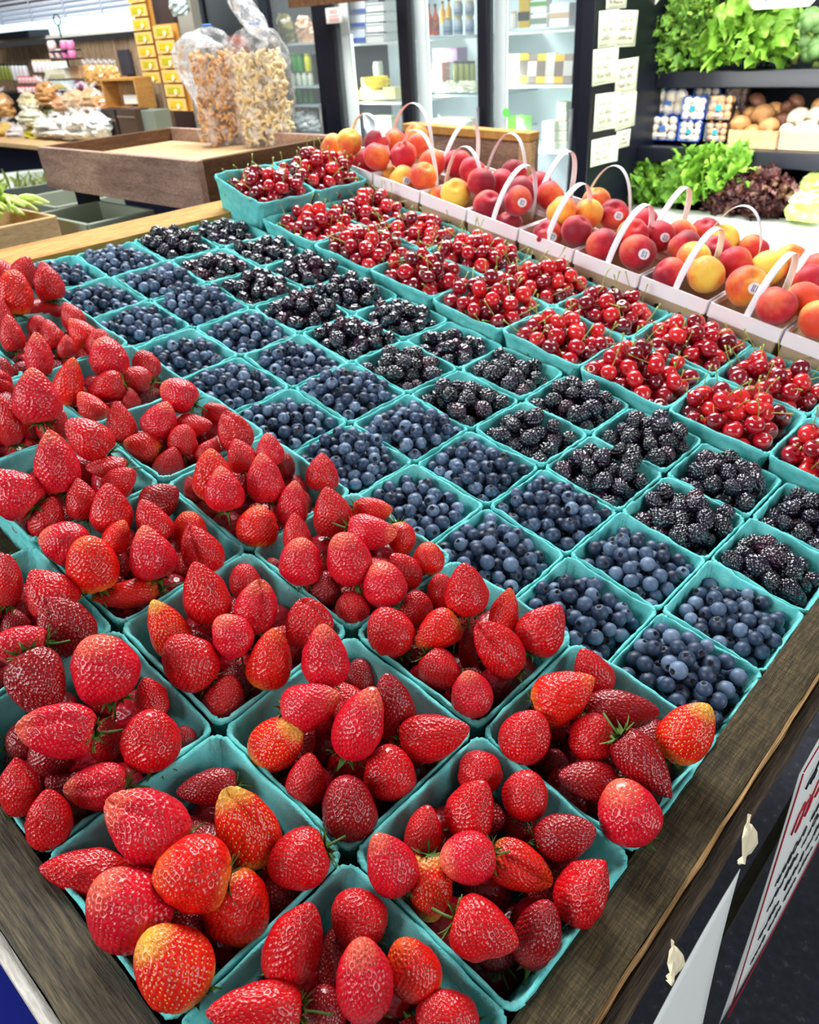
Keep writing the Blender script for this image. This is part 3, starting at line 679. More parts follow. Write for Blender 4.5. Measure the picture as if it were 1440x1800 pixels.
# ------------------------------------------------------------------ piles of small fruit
def pile(n, r, half_top, half_bot, depth, z0, mound, seed, top, K=26, rj=.1):
    """drop-and-settle pile in a tapered square box; returns centres (box frame, rim at z=0) and radii"""
    rs = np.random.RandomState(seed); C_ = np.zeros((0, 3)); RR = np.zeros(0)
    off = rs.uniform(-.012, .012, 2); top = top + rs.uniform(-.007, .006)
    miss = 0
    for i in range(n):
        ri = r * (1 + rs.uniform(-rj, rj))
        cand = rs.uniform(-1, 1, (K, 2)) * (half_top - ri)
        if len(C_):
            d2 = ((cand[:, None] - C_[None, :, :2]) ** 2).sum(-1); s = (RR[None] + ri) * .97
            z = np.where(d2 < s * s, C_[None, :, 2] + np.sqrt(np.maximum(0, s * s - d2)), z0 + ri).max(1)
        else: z = np.full(K, z0 + ri)
        hw = half_bot + (half_top - half_bot) * np.clip((z + depth) / depth, 0, 1) - ri
        bad = (np.abs(cand).max(1) > hw) | (z > top - mound * ((cand - off) ** 2).sum(1))
        sc = z + bad * 1.0
        j = sc.argmin()
        if bad[j]:
            miss += 1
            if miss > 25: break
            continue
        C_ = np.vstack([C_, [cand[j, 0], cand[j, 1], z[j]]]); RR = np.append(RR, ri)
    return C_, RR
def exposed(C_, RR):
    out = np.zeros(len(C_), bool)
    for i in range(len(C_)):
        d = np.hypot(*(C_[:, :2] - C_[i, :2]).T); out[i] = not np.any((d < RR[i] * .75) & (C_[:, 2] > C_[i, 2] + RR[i] * .6))
    return out
def blue_mesh(nu=20, nv=14):
    D = sphere_grid(nu, nv); th = np.arccos(np.clip(D[..., 2], -1, 1)); ph = np.arctan2(D[..., 1], D[..., 0])
    rr = 1 - .07 * D[..., 2] ** 2
    star = .5 + .5 * np.cos(ph * 5)
    rr = rr + np.exp(-((th - .42) / .12) ** 2) * (.05 + .09 * star) - .26 * np.exp(-(th / .24) ** 2)
    mb = MB(); mb.grid((D * rr[..., None])[::-1] * 1.0, closed=True); n = nu
    mb.f.append(tuple(range(n))[::-1]); mb.m.append(0); mb.f.append(tuple(nv * n + q_ for q_ in range(n))); mb.m.append(1)
    lim = int(nv * .38 / PI + .5)
    for i_ in range(nv - lim, nv):
        for j_ in range(n): mb.m[i_ * n + j_] = 1
    return mb
def black_mesh(sub, seed, el=1.25):
    rs = np.random.RandomState(seed); nu, nv = (72, 46) if sub else (40, 26)
    D = sphere_grid(nu, nv); S = fib(62); S = S + rs.normal(0, .04, S.shape); S /= np.linalg.norm(S, axis=1)[:, None]
    c = (D.reshape(-1, 3) @ S.T).max(1).reshape(D.shape[:2]); a = np.arccos(np.clip(c, -1, 1))
    b = np.sqrt(np.maximum(0, 1 - (a / .27) ** 2)); rr = .80 + .23 * b
    P_ = D * rr[..., None] * np.array([1, 1, el]); P_[..., :2] *= (1 - .12 * D[..., 2])[..., None]
    mb = MB(); mb.grid(P_[::-1], closed=True); n = nu
    mb.f.append(tuple(range(n))[::-1]); mb.m.append(0); mb.f.append(tuple(nv * n + q_ for q_ in range(n))); mb.m.append(0)
    return mb
def cherry_mesh(nu=24, nv=16):
    D = sphere_grid(nu, nv); th = np.arccos(np.clip(D[..., 2], -1, 1)); ph = np.arctan2(D[..., 1], D[..., 0])
    rr = 1 - .30 * np.exp(-(th / .38) ** 2) - .03 * np.exp(-((PI - th) / .5) ** 2) - .035 * np.exp(-(np.angle(np.exp(1j * ph)) / .25) ** 2) * np.sin(th)
    P_ = D * rr[..., None] * np.array([1.04, 1, .93])
    mb = MB(); mb.grid(P_[::-1], closed=True); n = nu
    mb.f.append(tuple(range(n))[::-1]); mb.m.append(0); mb.f.append(tuple(nv * n + q_ for q_ in range(n))); mb.m.append(0)
    return mb
def stem_pts(seed):
    rs = np.random.RandomState(seed); L_ = rs.uniform(1.9, 3.0); b = rs.uniform(-.9, .9); c = rs.uniform(-.5, .5)
    return [(b * t * t * 1.0, c * t * t, .66 + L_ * t) for t in np.linspace(0, 1, 7)]
def stem_mb(seed):
    m = MB(); p = stem_pts(seed); m.tube(p, np.array([.075, .06, .055, .055, .055, .07, .13]), 5); return m
def raw(mb): return np.concatenate(mb.v), mb.f, mb.m
def scatter(kind, r, spec, meshes, lowraw, mats, name, cat, group, n, mound, z0, top, cap=300, el=1.0, stems=None):
    items = []
    for b in [b for b in BASKETS if b['kind'] == kind]:
        ht, hb, dp = spec
        C_, RR = pile(n, r, ht, hb, dp, z0, mound, 1000 + b['row'] * 50 + b['k'], top)
        ex = exposed(C_, RR)
        for i in range(len(C_)):
            p = T(np.array([b['cx'], b['cy'], b['z']]) + C_[i]); u, v, d = proj(p)
            vis = ex[i] and -15 < u < 1455 and -15 < v < 1815
            items.append((d if vis else 50 + d, p, RR[i], b, C_[i]))
    items.sort(key=lambda t: t[0])
    rest = MB(); Vr = []; Fr = []; Mr = []; nn = 0
    for i, (d, p, ri, b, c) in enumerate(items):
        R_ = rotm(*(RS.uniform(-1, 1, 3) * (PI if kind == 'black' else 1.25)))
        if kind == 'cherry': R_ = rotm(RS.normal(0, .75), RS.normal(0, .75), RS.uniform(0, 6))
        s = ri * (1.0 if kind != 'black' else RS.uniform(.95, 1.12))
        if i < cap and d < 40:
            k = i % len(meshes)
            o = bpy.data.objects.new(name, meshes[k]); COL.objects.link(o); o.matrix_world = m4(R_, p, s)
            side = ['right', 'far', 'left', 'near'][int(((math.atan2(c[1], c[0]) + PI / 4) % (2 * PI)) / (PI / 2)) % 4]
            lay = 'top of the heap' if math.hypot(c[0], c[1]) < .02 else side + ' side'
            tag(o, '%s, %s, %s' % (cat, lay, b['desc']), cat, group)
            if stems is not None and RS.rand() < .62:
                so = bpy.data.objects.new('stem', stems[i % len(stems)]); COL.objects.link(so); so.parent = o
        else:
            for (V_, F_, M_), mi in ((lowraw[0][i % len(lowraw[0])], 0),) + (((lowraw[1][i % 5], 1),) if (len(lowraw) > 1 and d < 40 and RS.rand() < .6) else ()):
                V2 = (V_ * s) @ R_.T + p; Vr.append(V2); Fr.extend([tuple(q_ + nn for q_ in f) for f in F_]); Mr.extend([mi + q_ for q_ in M_]); nn += len(V2)
    rest.v = Vr; rest.f = Fr; rest.m = Mr
    o = rest.obj(name, mats)
    tag(o, 'all the %s in the baskets farther back and deeper down' % {'blue': 'blueberries', 'black': 'blackberries', 'cherry': 'cherries'}[kind], cat, group, 'stuff')
M_crown = plain('blueberry_crown', srgb(20, 18, 26), .7)
bl = blue_mesh(24, 18).mesh('blueberry', [M_blue, M_crown])
scatter('blue', .0076, (.0508, .044, .060), [bl], [[raw(blue_mesh(20, 16))]], [M_blue, M_crown], 'blueberry', 'blueberry', 'blueberries in the small baskets', 340, 5, -.045, .013)
bk = [black_mesh(True, s).mesh('blackberry', M_black) for s in (1, 2, 3)]
scatter('black', .0102, (.0495, .043, .060), bk, [[raw(black_mesh(False, s)) for s in (4, 5, 6)]], [M_black], 'blackberry', 'blackberry', 'blackberries in the small baskets', 120, 6, -.042, .013)
ch = [cherry_mesh().mesh('cherry', M_cherry)]
sm = [stem_mb(s).mesh('stem', M_stem) for s in range(6)]
scatter('cherry', .0122, (.0675, .058, .076), ch, [[raw(cherry_mesh(18, 12))], [raw(stem_mb(s)) for s in range(5)]], [M_cherry, M_stem], 'cherry', 'cherry', 'cherries in the teal baskets', 150, 6, -.055, .029, stems=sm)

# ------------------------------------------------------------------ peach cartons
def frect(hx, hy, r=.004, n=3):
    pts = []
    for cx, cy, a0 in ((hx - r, hy - r, 0), (-(hx - r), hy - r, PI / 2), (-(hx - r), -(hy - r), PI), (hx - r, -(hy - r), 1.5 * PI)):
        for i in range(n + 1): a = a0 + (PI / 2) * i / n; pts.append((cx + r * math.cos(a), cy + r * math.sin(a)))
    return np.array(pts)
def carton(cx, cy, hx, hy, label, handles):
    t = empty('peach_carton', mat=TM4 @ Matrix.Translation((cx, cy, ZB))); tag(t, label, 'carton', 'white-rimmed peach cartons')
    H = .112
    def shell(levels, mat, name):
        rings = [np.concatenate([frect(hx * s, hy * s), np.full((16, 1), z)], 1) for s, z in levels]; m = MB(); m.grid(np.array(rings), closed=True)
        n = 16
        if name == 'carton_body':
            m.f.append(tuple(range(n))[::-1]); m.m.append(0); m.f.append(tuple((len(rings) - 1) * n + q_ for q_ in range(n))); m.m.append(0)
        else: m.f += [((len(rings) - 1) * n + q_, (len(rings) - 1) * n + (q_ + 1) % n, (q_ + 1) % n, q_) for q_ in range(n)]; m.m += [0] * n
        return m.obj(name, mat, t, smooth=False)
    shell([(.86, .001), (.985, H), (.965, H), (.84, .004)], M_card, 'carton_body')
    o = shell([(.972, H - .021), (1.0, H - .020), (1.0, H + .002), (.955, H + .002), (.955, H - .018)], M_whitecard, 'carton_rim')
    for px in (-.35, .35):
        m = MB(); y = -hy * (.86 + .125 * .68) - .0012
        m.lathe([(.0042, -.001), (.0042, .0006)], (px * hx, y, H * .68), 12, R=rotm(PI / 2, 0, 0)); m.obj('vent_hole_shade', M_dark, t, smooth=False)  # black disc paints the darkness of an open vent hole
    for (a, b, ht, lean) in handles:
        a = np.array(a); b = np.array(b); pts = []; a = a * np.array([1, .96]); b = b * np.array([1, .98])
        for s in np.linspace(0, 1, 25):
            xy = a + (b - a) * (1 - math.cos(PI * (s * .8 + .1)) / math.cos(PI * .1)) / 2; z = H - .018 + ht * math.sin(PI * s) ** .72
            pts.append((xy[0] + lean[0] * math.sin(PI * s), xy[1] + lean[1] * math.sin(PI * s), z))
        dd = b - a; up = np.array([-dd[1], dd[0], 0]); up /= np.linalg.norm(up)
        m = MB(); m.tube(pts, .0055, 8, flat=.12, up=tuple(up)); m.obj('handle', M_whitecard, t)
    return t
xb = [-1.245, -1.10, -.972, -.855, -.735, -.617, -.487, -.365, -.245, -.125, -.005]
PO = ['leftmost', 'second', 'third', 'fourth', 'fifth', 'sixth', 'seventh', 'eighth', 'ninth', 'tenth']
for k in range(9):
    cx = (xb[k] + xb[k + 1]) / 2; hx = (xb[k + 1] - xb[k]) / 2 - .0015; hy = .062
    side = k in (0, 1, 2, 8)
    h1 = [((-hx * .9, .005), (hx * .9, .0), .108, (0, -.01))] if k in (0, 1, 2) else [((0, -hy), (.01, hy * .9), .108, (.008, 0))]
    carton(cx, .715 + hy, hx, hy, 'white-rimmed peach carton, %s from the left in the row behind the cherries' % PO[k], h1)
    if k < 9:
        h2 = [((-hx * .9, .0), (hx * .9, .0), .115, (0, 0))] if k % 2 == 0 else [((.0, -hy), (.006, hy * .9), .115, (.01, 0))]
        carton(cx + .004, .715 + hy * 3 + .005, hx - .001, hy, 'white-rimmed peach carton, %s from the left in the rear peach row' % PO[k], h2)
carton(-.065, .715 + .062, .057, .062, 'white-rimmed peach carton at the right end of the row behind the cherries', [])
def peach_mesh(seed):
    rs = np.random.RandomState(seed); nu, nv = 40, 28; D = sphere_grid(nu, nv); th = np.arccos(np.clip(D[..., 2], -1, 1)); ph = np.arctan2(D[..., 1], D[..., 0])
    rr = 1 - .24 * np.exp(-(th / .3) ** 2) - .06 * np.exp(-(np.angle(np.exp(1j * (ph - 1))) / .2) ** 2) * np.sin(th) * (D[..., 2] > -.5) + .02 * vnoise(D, seed, 2)
    P_ = D * rr[..., None] * .034 * np.array([1, 1, .95]); mb = MB(); mb.grid(P_[::-1], closed=True); n = nu
    mb.f.append(tuple(range(n))[::-1]); mb.m.append(0); mb.f.append(tuple(nv * n + q_ for q_ in range(n))); mb.m.append(0)
    return mb.mesh('peach', P_MATS['o'])
PMESH = [peach_mesh(s) for s in range(4)]
def sticker_mesh():
    m = MB(); k = 16; V = [(0, 0, .0352)]
    for r_ in (.0055, .0095):
        for i in range(k):
            a = 2 * PI * i / k; x, y = r_ * math.cos(a), r_ * math.sin(a) * 1.15; V.append((x, y, math.sqrt(max(0, .0352 ** 2 - x * x - y * y))))
    F = [(0, 1 + i, 1 + (i + 1) % k) for i in range(k)] + [(1 + i, 1 + k + i, 1 + k + (i + 1) % k, 1 + (i + 1) % k) for i in range(k)]
    m.add(V, F, 0); V = []
    for yy in (-.004, -.001, .003):
        for s in (-.0055, .0055): V += [(s, yy - .0008, .0349 + .0002), (s, yy + .0008, .0349 + .0002)]
    for q_ in range(3): pass
    m.add(V, [(0, 1, 3, 2), (4, 5, 7, 6), (8, 9, 11, 10)], 1)
    return m.mesh('fruit_sticker', [M_paper, P(60, 90, 160)])
STK = sticker_mesh()
PCH = """604 279 38 o;615 258 38 y;644 279 43 r;658 263 32 c;681 301 42 y;706 311 46 o s;706 279 45 r;697 250 38 r;735 256 38 o;732 240 32 o;745 311 30 o;760 287 36 r;805 288 50 r;805 339 53 y;775 349 26 o;839 325 38 c;859 362 53 c;879 323 40 r;904 304 42 c;920 335 46 c;907 360 50 c s;895 390 36 c;965 343 42 r;946 327 32 r;965 410 52 c s
1014 406 50 c;1033 376 40 o;1048 355 38 o;1074 377 48 c s;1065 430 60 c;1121 443 64 c s;1114 415 44 r;1132 392 46 r;1159 415 50 r s;1194 413 34 o;1179 481 57 c;1217 454 50 y;1241 482 66 y;1219 436 55 c;1271 422 56 y;1318 437 50 r;1292 462 48 r;1245 411 34 c;1316 505 72 o s;1350 471 62 y;1369 535 70 c;1399 460 48 o;1421 494 60 r;1408 528 44 o;1440 562 70 o;588 262 30 o;668 282 36 r;830 300 36 r;990 376 36 o;1240 440 40 c;1430 470 50 c""".replace('\n', ';')
pl = []
for i, ln in enumerate(PCH.split(';')):
    a = ln.split(); u, v, wd = map(float, a[:3]); zt = .048
    for zt in np.arange(.062, -.03, -.004):
        c = onT(u, v, zt); d = proj(T(c))[2]; R0 = min(max(wd * d / FPX / 2, .027), .037)
        if c[1] >= .715 + R0 + .006: break
    # keep the true size near a peach: choose a height giving radius 26..36 mm
    R0 = min(max(R0, .027), .037)
    pl.append([T(c), R0, a[3], len(a) > 4])
PC = np.array([x[0] for x in pl]); PR = np.array([x[1] for x in pl]); P00 = PC.copy(); VR = PC - CW; VR /= np.linalg.norm(VR, axis=1)[:, None]
for it in range(60):
    D = PC[:, None] - PC[None]; dist = np.linalg.norm(D, axis=-1) + np.eye(len(PC)); ov = np.maximum(0, (PR[:, None] + PR[None]) * .97 - dist); np.fill_diagonal(ov, 0)
    push = (D / dist[..., None] * ov[..., None] * .35).sum(1); pf = (push * VR).sum(1)[:, None] * VR; PC = PC + pf + (push - pf) * .3
    for i in range(len(PC)):
        t = TM.T @ PC[i]; t[2] = min(max(t[2], ZB + .06), .085); PC[i] = T(t)
cart = [(k, 0, (xb[k] + xb[k + 1]) / 2, .777) for k in range(10)] + [(k, 1, (xb[k] + xb[k + 1]) / 2, .906) for k in range(9)]
PT = {'o': 'orange', 'y': 'yellow and red', 'r': 'orange-red', 'c': 'crimson'}
def addpeach(p, r_, tone, st, i, low=False):
    t = TM.T @ p; kk, rw, _, _ = min(cart, key=lambda q_: (q_[2] - t[0]) ** 2 + (q_[3] - t[1]) ** 2)
    o = bpy.data.objects.new('peach', PMESH[i % 4]); COL.objects.link(o)
    o.matrix_world = m4(basis_z((math.sin(i * 2.1) * .7, math.cos(i * 1.7) * .7, .8), i * 1.3), p, r_ / .034)
    o.material_slots[0].link = 'OBJECT'; o.material_slots[0].material = P_MATS[tone]
    wh = 'right' if t[0] > cart[kk][2] + .015 else ('left' if t[0] < cart[kk][2] - .015 else 'middle')
    tag(o, '%s%s peach%s, %s of the %s carton, %s row' % ('lower ' if low else '', PT[tone], ' with white sticker' if st else '', wh, PO[kk] + (' from left' if kk else ''), 'rear' if rw else 'front'), 'peach', 'peaches in the cartons')
    if st:
        s_ = bpy.data.objects.new('fruit_sticker', STK); COL.objects.link(s_); s_.parent = o
        tw = CW - p; tw /= np.linalg.norm(tw); tw = tw + RW @ np.array([.35, -.1, 0]); B = basis_z(tw, 1.2)
        s_.matrix_parent_inverse = Matrix.Identity(4); s_.matrix_local = o.matrix_world.inverted() @ m4(B, p, r_ / .034)
for i in range(len(PC)): addpeach(PC[i], PR[i], pl[i][2], pl[i][3], i)
# fruit lower in the cartons
j = 0
for (k, rw, cx, cy) in cart:
    if rw == 0 and k < 3: continue
    for (gx, gy) in ((-.024, -.024), (.024, .024), (.024, -.024), (-.024, .024)):
        p = T((cx + gx, cy + gy, ZB + .038)); r_ = .028
        if np.min(np.linalg.norm(PC - p, axis=1) - PR) < r_ * .75: continue
        addpeach(p, r_, 'orcy'[j % 4], False, j + 70, True); j += 1
# wooden crate end standing behind the peaches
p = onY(828, 255, 1.13)
a0 = onY(715, 219, 1.13); a1 = onY(938, 236, 1.13); wz = a1[0] - a0[0]
t = empty('wooden_crate_end', (a0[0] + wz / 2, 1.13, a0[2] - .11)); t.rotation_euler = (0, .03, 0)
mb = MB(); hl = a0[2] - .2 + .85; mb.box((0, .03, -.09 - hl / 2), (wz, .03, hl)); mb.obj('back_stand', M_black_paint, t, smooth=False)
tag(t, 'upright brown wooden crate end with blond frame standing behind the peach cartons', 'crate')
mb = MB(); mb.box((0, .012, 0), (wz, .012, .19)); mb.obj('panel', W_tray, t, smooth=False)
mb = MB(); mb.box((0, 0, .1), (wz, .04, .018)); mb.obj('top_rail', W_tan, t, smooth=False, bevel=.002)
for s in (-1, 1): mb = MB(); mb.box((s * (wz / 2 - .018), 0, -.005), (.036, .02, .19)); mb.obj('post', W_trayb, t, smooth=False, bevel=.002)

# ------------------------------------------------------------------ handwriting
def scribble(mb, O, ex, ey, nrm, w_, h_, n, seed, r_=.0006, m=0):
    """a line of illegible hand lettering: loops along ex"""
    rs = np.random.RandomState(seed); pts = []; O = np.array(O, float); x = 0
    words = []
    while x < w_:
        nl = rs.randint(3, 7); cur = []
        for k in range(nl):
            a = rs.uniform(.3, 1.0)
            for tt in np.linspace(0, 2 * PI, 7)[:-1]:
                cur.append((x + h_ * .25 * (1 - math.cos(tt)) + h_ * .3 * tt / 6.3, h_ * a * .5 * (1 + math.sin(tt + rs.uniform(-.3, .3)))))
            x += h_ * .55
            if x > w_: break
        words.append(cur); x += h_ * .5
    for cur in words:
        if len(cur) > 3: mb.tube([O + np.array(ex) * a + np.array(ey) * b + np.array(nrm) * .0006 for a, b in cur], r_, 4, m)
# big price sheets hanging beside the table
def sheet(name, X, y0, y1, ztop, zbot, label, seed, skew=0):
    o_ = empty(name, (X, (y0 + y1) / 2, zbot)); tag(o_, label, 'sign', 'handwritten signs hung on the table side')
    m = MB(); n = 14; Pg = np.zeros((n, 10, 3))
    for i in range(n):
        for j in range(10):
            s = i / (n - 1); q_ = j / 9; Pg[i, j] = (.004 * math.sin(q_ * 3 + s * 2) , (q_ - .5) * (y1 - y0), (ztop - zbot) * s)
    m.grid(Pg); m.obj('paper', M_paper, o_, solid=.0006)
    r = MB(); b = MB(); H_ = ztop - zbot; W2 = (y1 - y0) / 2
    rows = ((.84, .045, 0), (.66, .05, 1), (.50, .026, 0), (.40, .026, 0), (.27, .022, 0), (.16, .018, 0)) if seed == 5 else ((.3, .02, 0),)
    for k, (zz, hh_, red) in enumerate(rows):
        scribble(r if red else b, (.0052, -W2 * .8, H_ * zz), (0, 1, 0), (0, 0, 1), (1, 0, 0), W2 * 1.5, hh_, 5, seed + k, .0009 if hh_ > .03 else .0006)
    for z in (H_ * .985, H_ * .02) if seed == 5 else (): r.tube([(.005, -W2 * .95, z), (.0055, W2 * .9, z)], .0006, 4)
    for y in (-W2 * .95,) if seed == 5 else (): r.tube([(.005, y, H_ * .03), (.005, y, H_ * .98)], .0007, 4)
    b.obj('black_lettering', M_ink, o_)
    if seed == 5: r.obj('red_lettering', M_inkr, o_)

    return o_
sheet('price_sign', .0475, .062, .50, -.065, -.50, 'white paper sign with black and red handwriting hanging at the table side', 5)
sheet('price_sign', .056, -.34, -.07, -.045, -.30, 'narrow white paper sheet hanging nearest the photo bottom, seen edge-on', 40)
# dark blue tote under the near edge
tp = onZ(-30, 1690, -.36); t = empty('blue_tote', (tp[0], tp[1], -.85)); tag(t, 'dark blue plastic tote standing on the floor beyond the near table edge', 'tote')
mb = MB(); mb.box((0, 0, .25), (.6, .36, .5), taper=.9); mb.obj('tote_body', P(6, 14, 96, .4), t, smooth=False, bevel=.01)
mb = MB(); mb.box((0, 0, .515), (.64, .40, .03)); mb.obj('tote_lid', P(8, 24, 130, .4), t, smooth=False, bevel=.006)
#BACKGROUND#
ORD2 = ['first', 'second', 'third', 'fourth', 'fifth', 'sixth', 'seventh', 'eighth', 'ninth']
ORD3 = ['left', 'middle', 'right']
# ------------------------------------------------------------------ wooden display tray with two snack bags
ZT = .255
A_, B_, C_2, D_2 = onZ(71, 256, ZT), onZ(345, 284, ZT), onZ(600, 237, ZT), onZ(298, 225, ZT)
tx0, tx1, ty0, ty1 = (A_[0] + D_2[0]) / 2, (B_[0] + C_2[0]) / 2, (A_[1] + B_[1]) / 2, (C_2[1] + D_2[1]) / 2
TRH = .115
t = empty('display_tray', ((tx0 + tx1) / 2, (ty0 + ty1) / 2, ZT - TRH))
tag(t, 'shallow purple-brown wooden display tray beyond the table carrying two snack bags', 'tray')
hx, hy = (tx1 - tx0) / 2, (ty1 - ty0) / 2
for nm, c, d, mt in (('near_side', (0, -hy, TRH / 2), (2 * hx, .02, TRH), W_tray), ('far_side', (0, hy, TRH / 2), (2 * hx, .02, TRH), W_tray), ('left_side', (-hx + .01, 0, TRH / 2), (.02, 2 * hy - .02, TRH), W_darkrail), ('right_side', (hx - .01, 0, TRH / 2), (.02, 2 * hy - .02, TRH), W_darkrail), ('tray_floor', (0, 0, TRH * .62), (2 * hx - .04, 2 * hy - .02, .012), W_trayb)):
    mb = MB(); mb.box(c, d); mb.obj(nm, mt, t, smooth=False, bevel=.002)
for (sx, sy) in ((-1, -1), (1, -1), (-1, 1), (1, 1)):
    mb = MB(); h = ZT - TRH + .85; mb.box((sx * (hx - .12), sy * (hy - .05), -h / 2), (.05, .05, h)); mb.obj('leg', M_black_paint, t, smooth=False)
zf = ZT - TRH + TRH * .62 + .006
def snack_bag(u, vb, wpx, vtop, top, label, seed, tone):
    rs = np.random.RandomState(seed); b0 = onZ(u, vb, zf); d = proj(b0)[2]; W_ = wpx * d / FPX / 2; H_ = (vb - vtop) * d / FPX * 1.02
    # direction facing the camera
    ang = math.atan2(CW[1] - b0[1], CW[0] - b0[0]); o = empty('snack_bag', tuple(b0 + np.array([0, 0, .001])), ang + PI / 2)
    tag(o, label, 'snack bag', 'clear bags of snacks on the wooden tray')
    nu, nv = 28, 22; Pg = np.zeros((nv, nu, 3))
    for i in range(nv):
        tt = i / (nv - 1); wd = W_ * (1 - .12 * (1 - tt) ** 3) * (min(1, ((1 - tt) / .22)) ** .45 * .90 + .10 if tt > .78 else 1); dp = wd * (.62 if tt < .8 else .62)
        for j in range(nu):
            a = 2 * PI * j / nu; f = 1 + .05 * math.sin(a * 5 + tt * 9 + seed) + .03 * rs.normal(); Pg[i, j] = (wd * np.sign(math.cos(a)) * abs(math.cos(a)) ** .7 * f, dp * np.sign(math.sin(a)) * abs(math.sin(a)) ** .7 * f, H_ * tt)
    m = MB(); m.grid(Pg, closed=True); m.f.append(tuple(range(nu))[::-1]); m.m.append(0); m.obj('bag_film', M_bag, o)
    m = MB(); n = 330
    for k in range(n):
        z = H_ * (.03 + .74 * rs.rand()); a = rs.uniform(0, 6.28); rr = W_ * .80 * math.sqrt(rs.uniform(.35, 1)); c = np.array([rr * math.cos(a), rr * .58 * math.sin(a), z]); R_ = rotm(*rs.uniform(-3, 3, 3)); L_ = rs.uniform(.018, .038); q_ = rs.uniform(.6, 1.5)
        pts = [c + R_ @ np.array([L_ * (s - .5), .008 * math.sin(s * 6 * q_), .006 * math.cos(s * 5)]) for s in np.linspace(0, 1, 8)]
        m.tube(pts, rs.uniform(.0035, .006), 6, flat=.6)
    x_ = m.obj('snack_pieces', tone, o); x_['kind'] = 'stuff'
    # gathered neck and loose top of the bag
    m = MB(); P0_ = np.array([0, 0, H_]); pts = []
    for (uu, vv) in top:
        q = onY(uu, vv, b0[1] + .0); 
        dd = q - b0; pts.append((dd[0] * math.cos(-ang - PI / 2) - dd[1] * math.sin(-ang - PI / 2), dd[0] * math.sin(-ang - PI / 2) + dd[1] * math.cos(-ang - PI / 2), dd[2]))
    pts = np.array(pts); n = 16; tt = np.linspace(0, 1, n); src = np.linspace(0, 1, len(pts)); path = np.stack([np.interp(tt, src, pts[:, k]) for k in range(3)], 1)
    rad = np.interp(tt, [0, .08, .35, .7, .95, 1], [.008, .014, W_ * .7, W_ * .78, W_ * .5, .01]) * (1 + .08 * rs.normal(size=n)); m.tube(path, rad, 16, flat=.45, up=(0, 1, 0)); o2 = m.obj('bag_top', M_bagtop, o)
    m = MB(); m.tube([P0_ + np.array([.013 * math.cos(a), .010 * math.sin(a), .0]) for a in np.linspace(0, 6.5, 14)], .003, 6); m.obj('twist_tie', P(50, 110, 190), o)
M_chipA = plain('amber_snack_pieces', srgb(224, 164, 88), .5, nscale=60, noise=.4)
M_chipB = plain('pale_snack_pieces', srgb(240, 206, 148), .5, nscale=60, noise=.3)
snack_bag(398, 255, 92, 80, [(392, 82), (366, 74), (335, 72), (316, 96), (326, 130), (348, 165), (362, 200)], 'clear bag of amber snack twists with its top flopped left, left of two', 3, M_chipA)
snack_bag(476, 256, 104, 78, [(470, 78), (462, 58), (440, 30), (420, 2), (410, -14)], 'clear bag of pale snack twists tied in blue, right of two', 4, M_chipB)

# ------------------------------------------------------------------ glass door coolers
YF = 3.3
def xY(u, v, Y=YF): return onY(u, v, Y)[0]
def zY(u, v, Y=YF): return onY(u, v, Y)[2]
def cooler(name, frames, label, shelves, interior, tubes=True, ztop=.95):
    x0, x1 = frames[0][0], frames[-1][1]
    o = empty(name, ((x0 + x1) / 2, YF + .35, -.85)); tag(o, label, 'cooler'); ox = (x0 + x1) / 2; oy = YF + .35
    def bx(nm, a, b, mt, bevel=0):
        m = MB(); m.box(((a[0] + b[0]) / 2 - ox, (a[1] + b[1]) / 2 - oy, (a[2] + b[2]) / 2 + .85), (abs(b[0] - a[0]), abs(b[1] - a[1]), abs(b[2] - a[2]))); return m.obj(nm, mt, o, smooth=False, bevel=bevel)
    bx('back_panel', (x0, YF + .58, -.84), (x1, YF + .60, ztop), interior)
    bx('side_panel', (x0, YF + .03, -.84), (x0 + .02, YF + .58, ztop), M_black_paint); bx('side_panel', (x1 - .02, YF + .03, -.84), (x1, YF + .58, ztop), M_black_paint)
    bx('plinth', (x0, YF, -.84), (x1, YF + .55, -.60), M_black_paint); bx('header', (x0, YF, ztop - .12), (x1, YF + .55, ztop), M_black_paint)
    for (a, b) in frames: bx('door_frame', (a, YF - .01, -.60), (b, YF + .05, ztop - .12), M_black_paint, .004)
    for k in range(len(frames) - 1):
        a, b = frames[k][1], frames[k + 1][0]
        g = bx('door_glass', (a, YF + .018, -.60), (b, YF + .022, ztop - .12), M_glass)
        if tubes: 
            m = MB(); m.tube([(a + .035 - ox, YF + .09 - oy, .3), (a + .035 - ox, YF + .09 - oy, zY(600, 62) + .85 if k == 0 else ztop + .72)], .022, 10); m.obj('light_tube', M_led, o)
            bx('inner_post', (a + .002, YF + .055, -.58), (a + .075, YF + .065, ztop - .13), M_white_enamel)
        for z in shelves[k]: bx('shelf', (a, YF + .12, z - .012), (b, YF + .56, z), M_white_enamel if tubes and k != 1 else P(150, 170, 172))
        m = MB(); m.tube([(b + .0 - ox + .02, YF - .035 - oy, .55), (b - ox + .02, YF - .035 - oy, .95)], .009, 8); m.obj('door_handle', P(110, 112, 118, .3), o)
    return o
YS = YF + .2
fm = [(xY(565, 100), xY(591, 100)), (xY(703, 100), xY(722, 100)), (xY(841, 100), xY(858, 100)), (xY(1010, 100), xY(1040, 100))]
sh = [[zY(650, 75, YS), zY(650, 177, YS)], [zY(780, 65, YS), zY(780, 164, YS), zY(790, 226, YS)], [zY(940, 54, YS), zY(940, 148, YS), zY(980, 262, YS)]]
cooler('glass_door_cooler', fm, 'bright white three-door glass cooler with black frames behind the peaches', sh, M_fr_int)
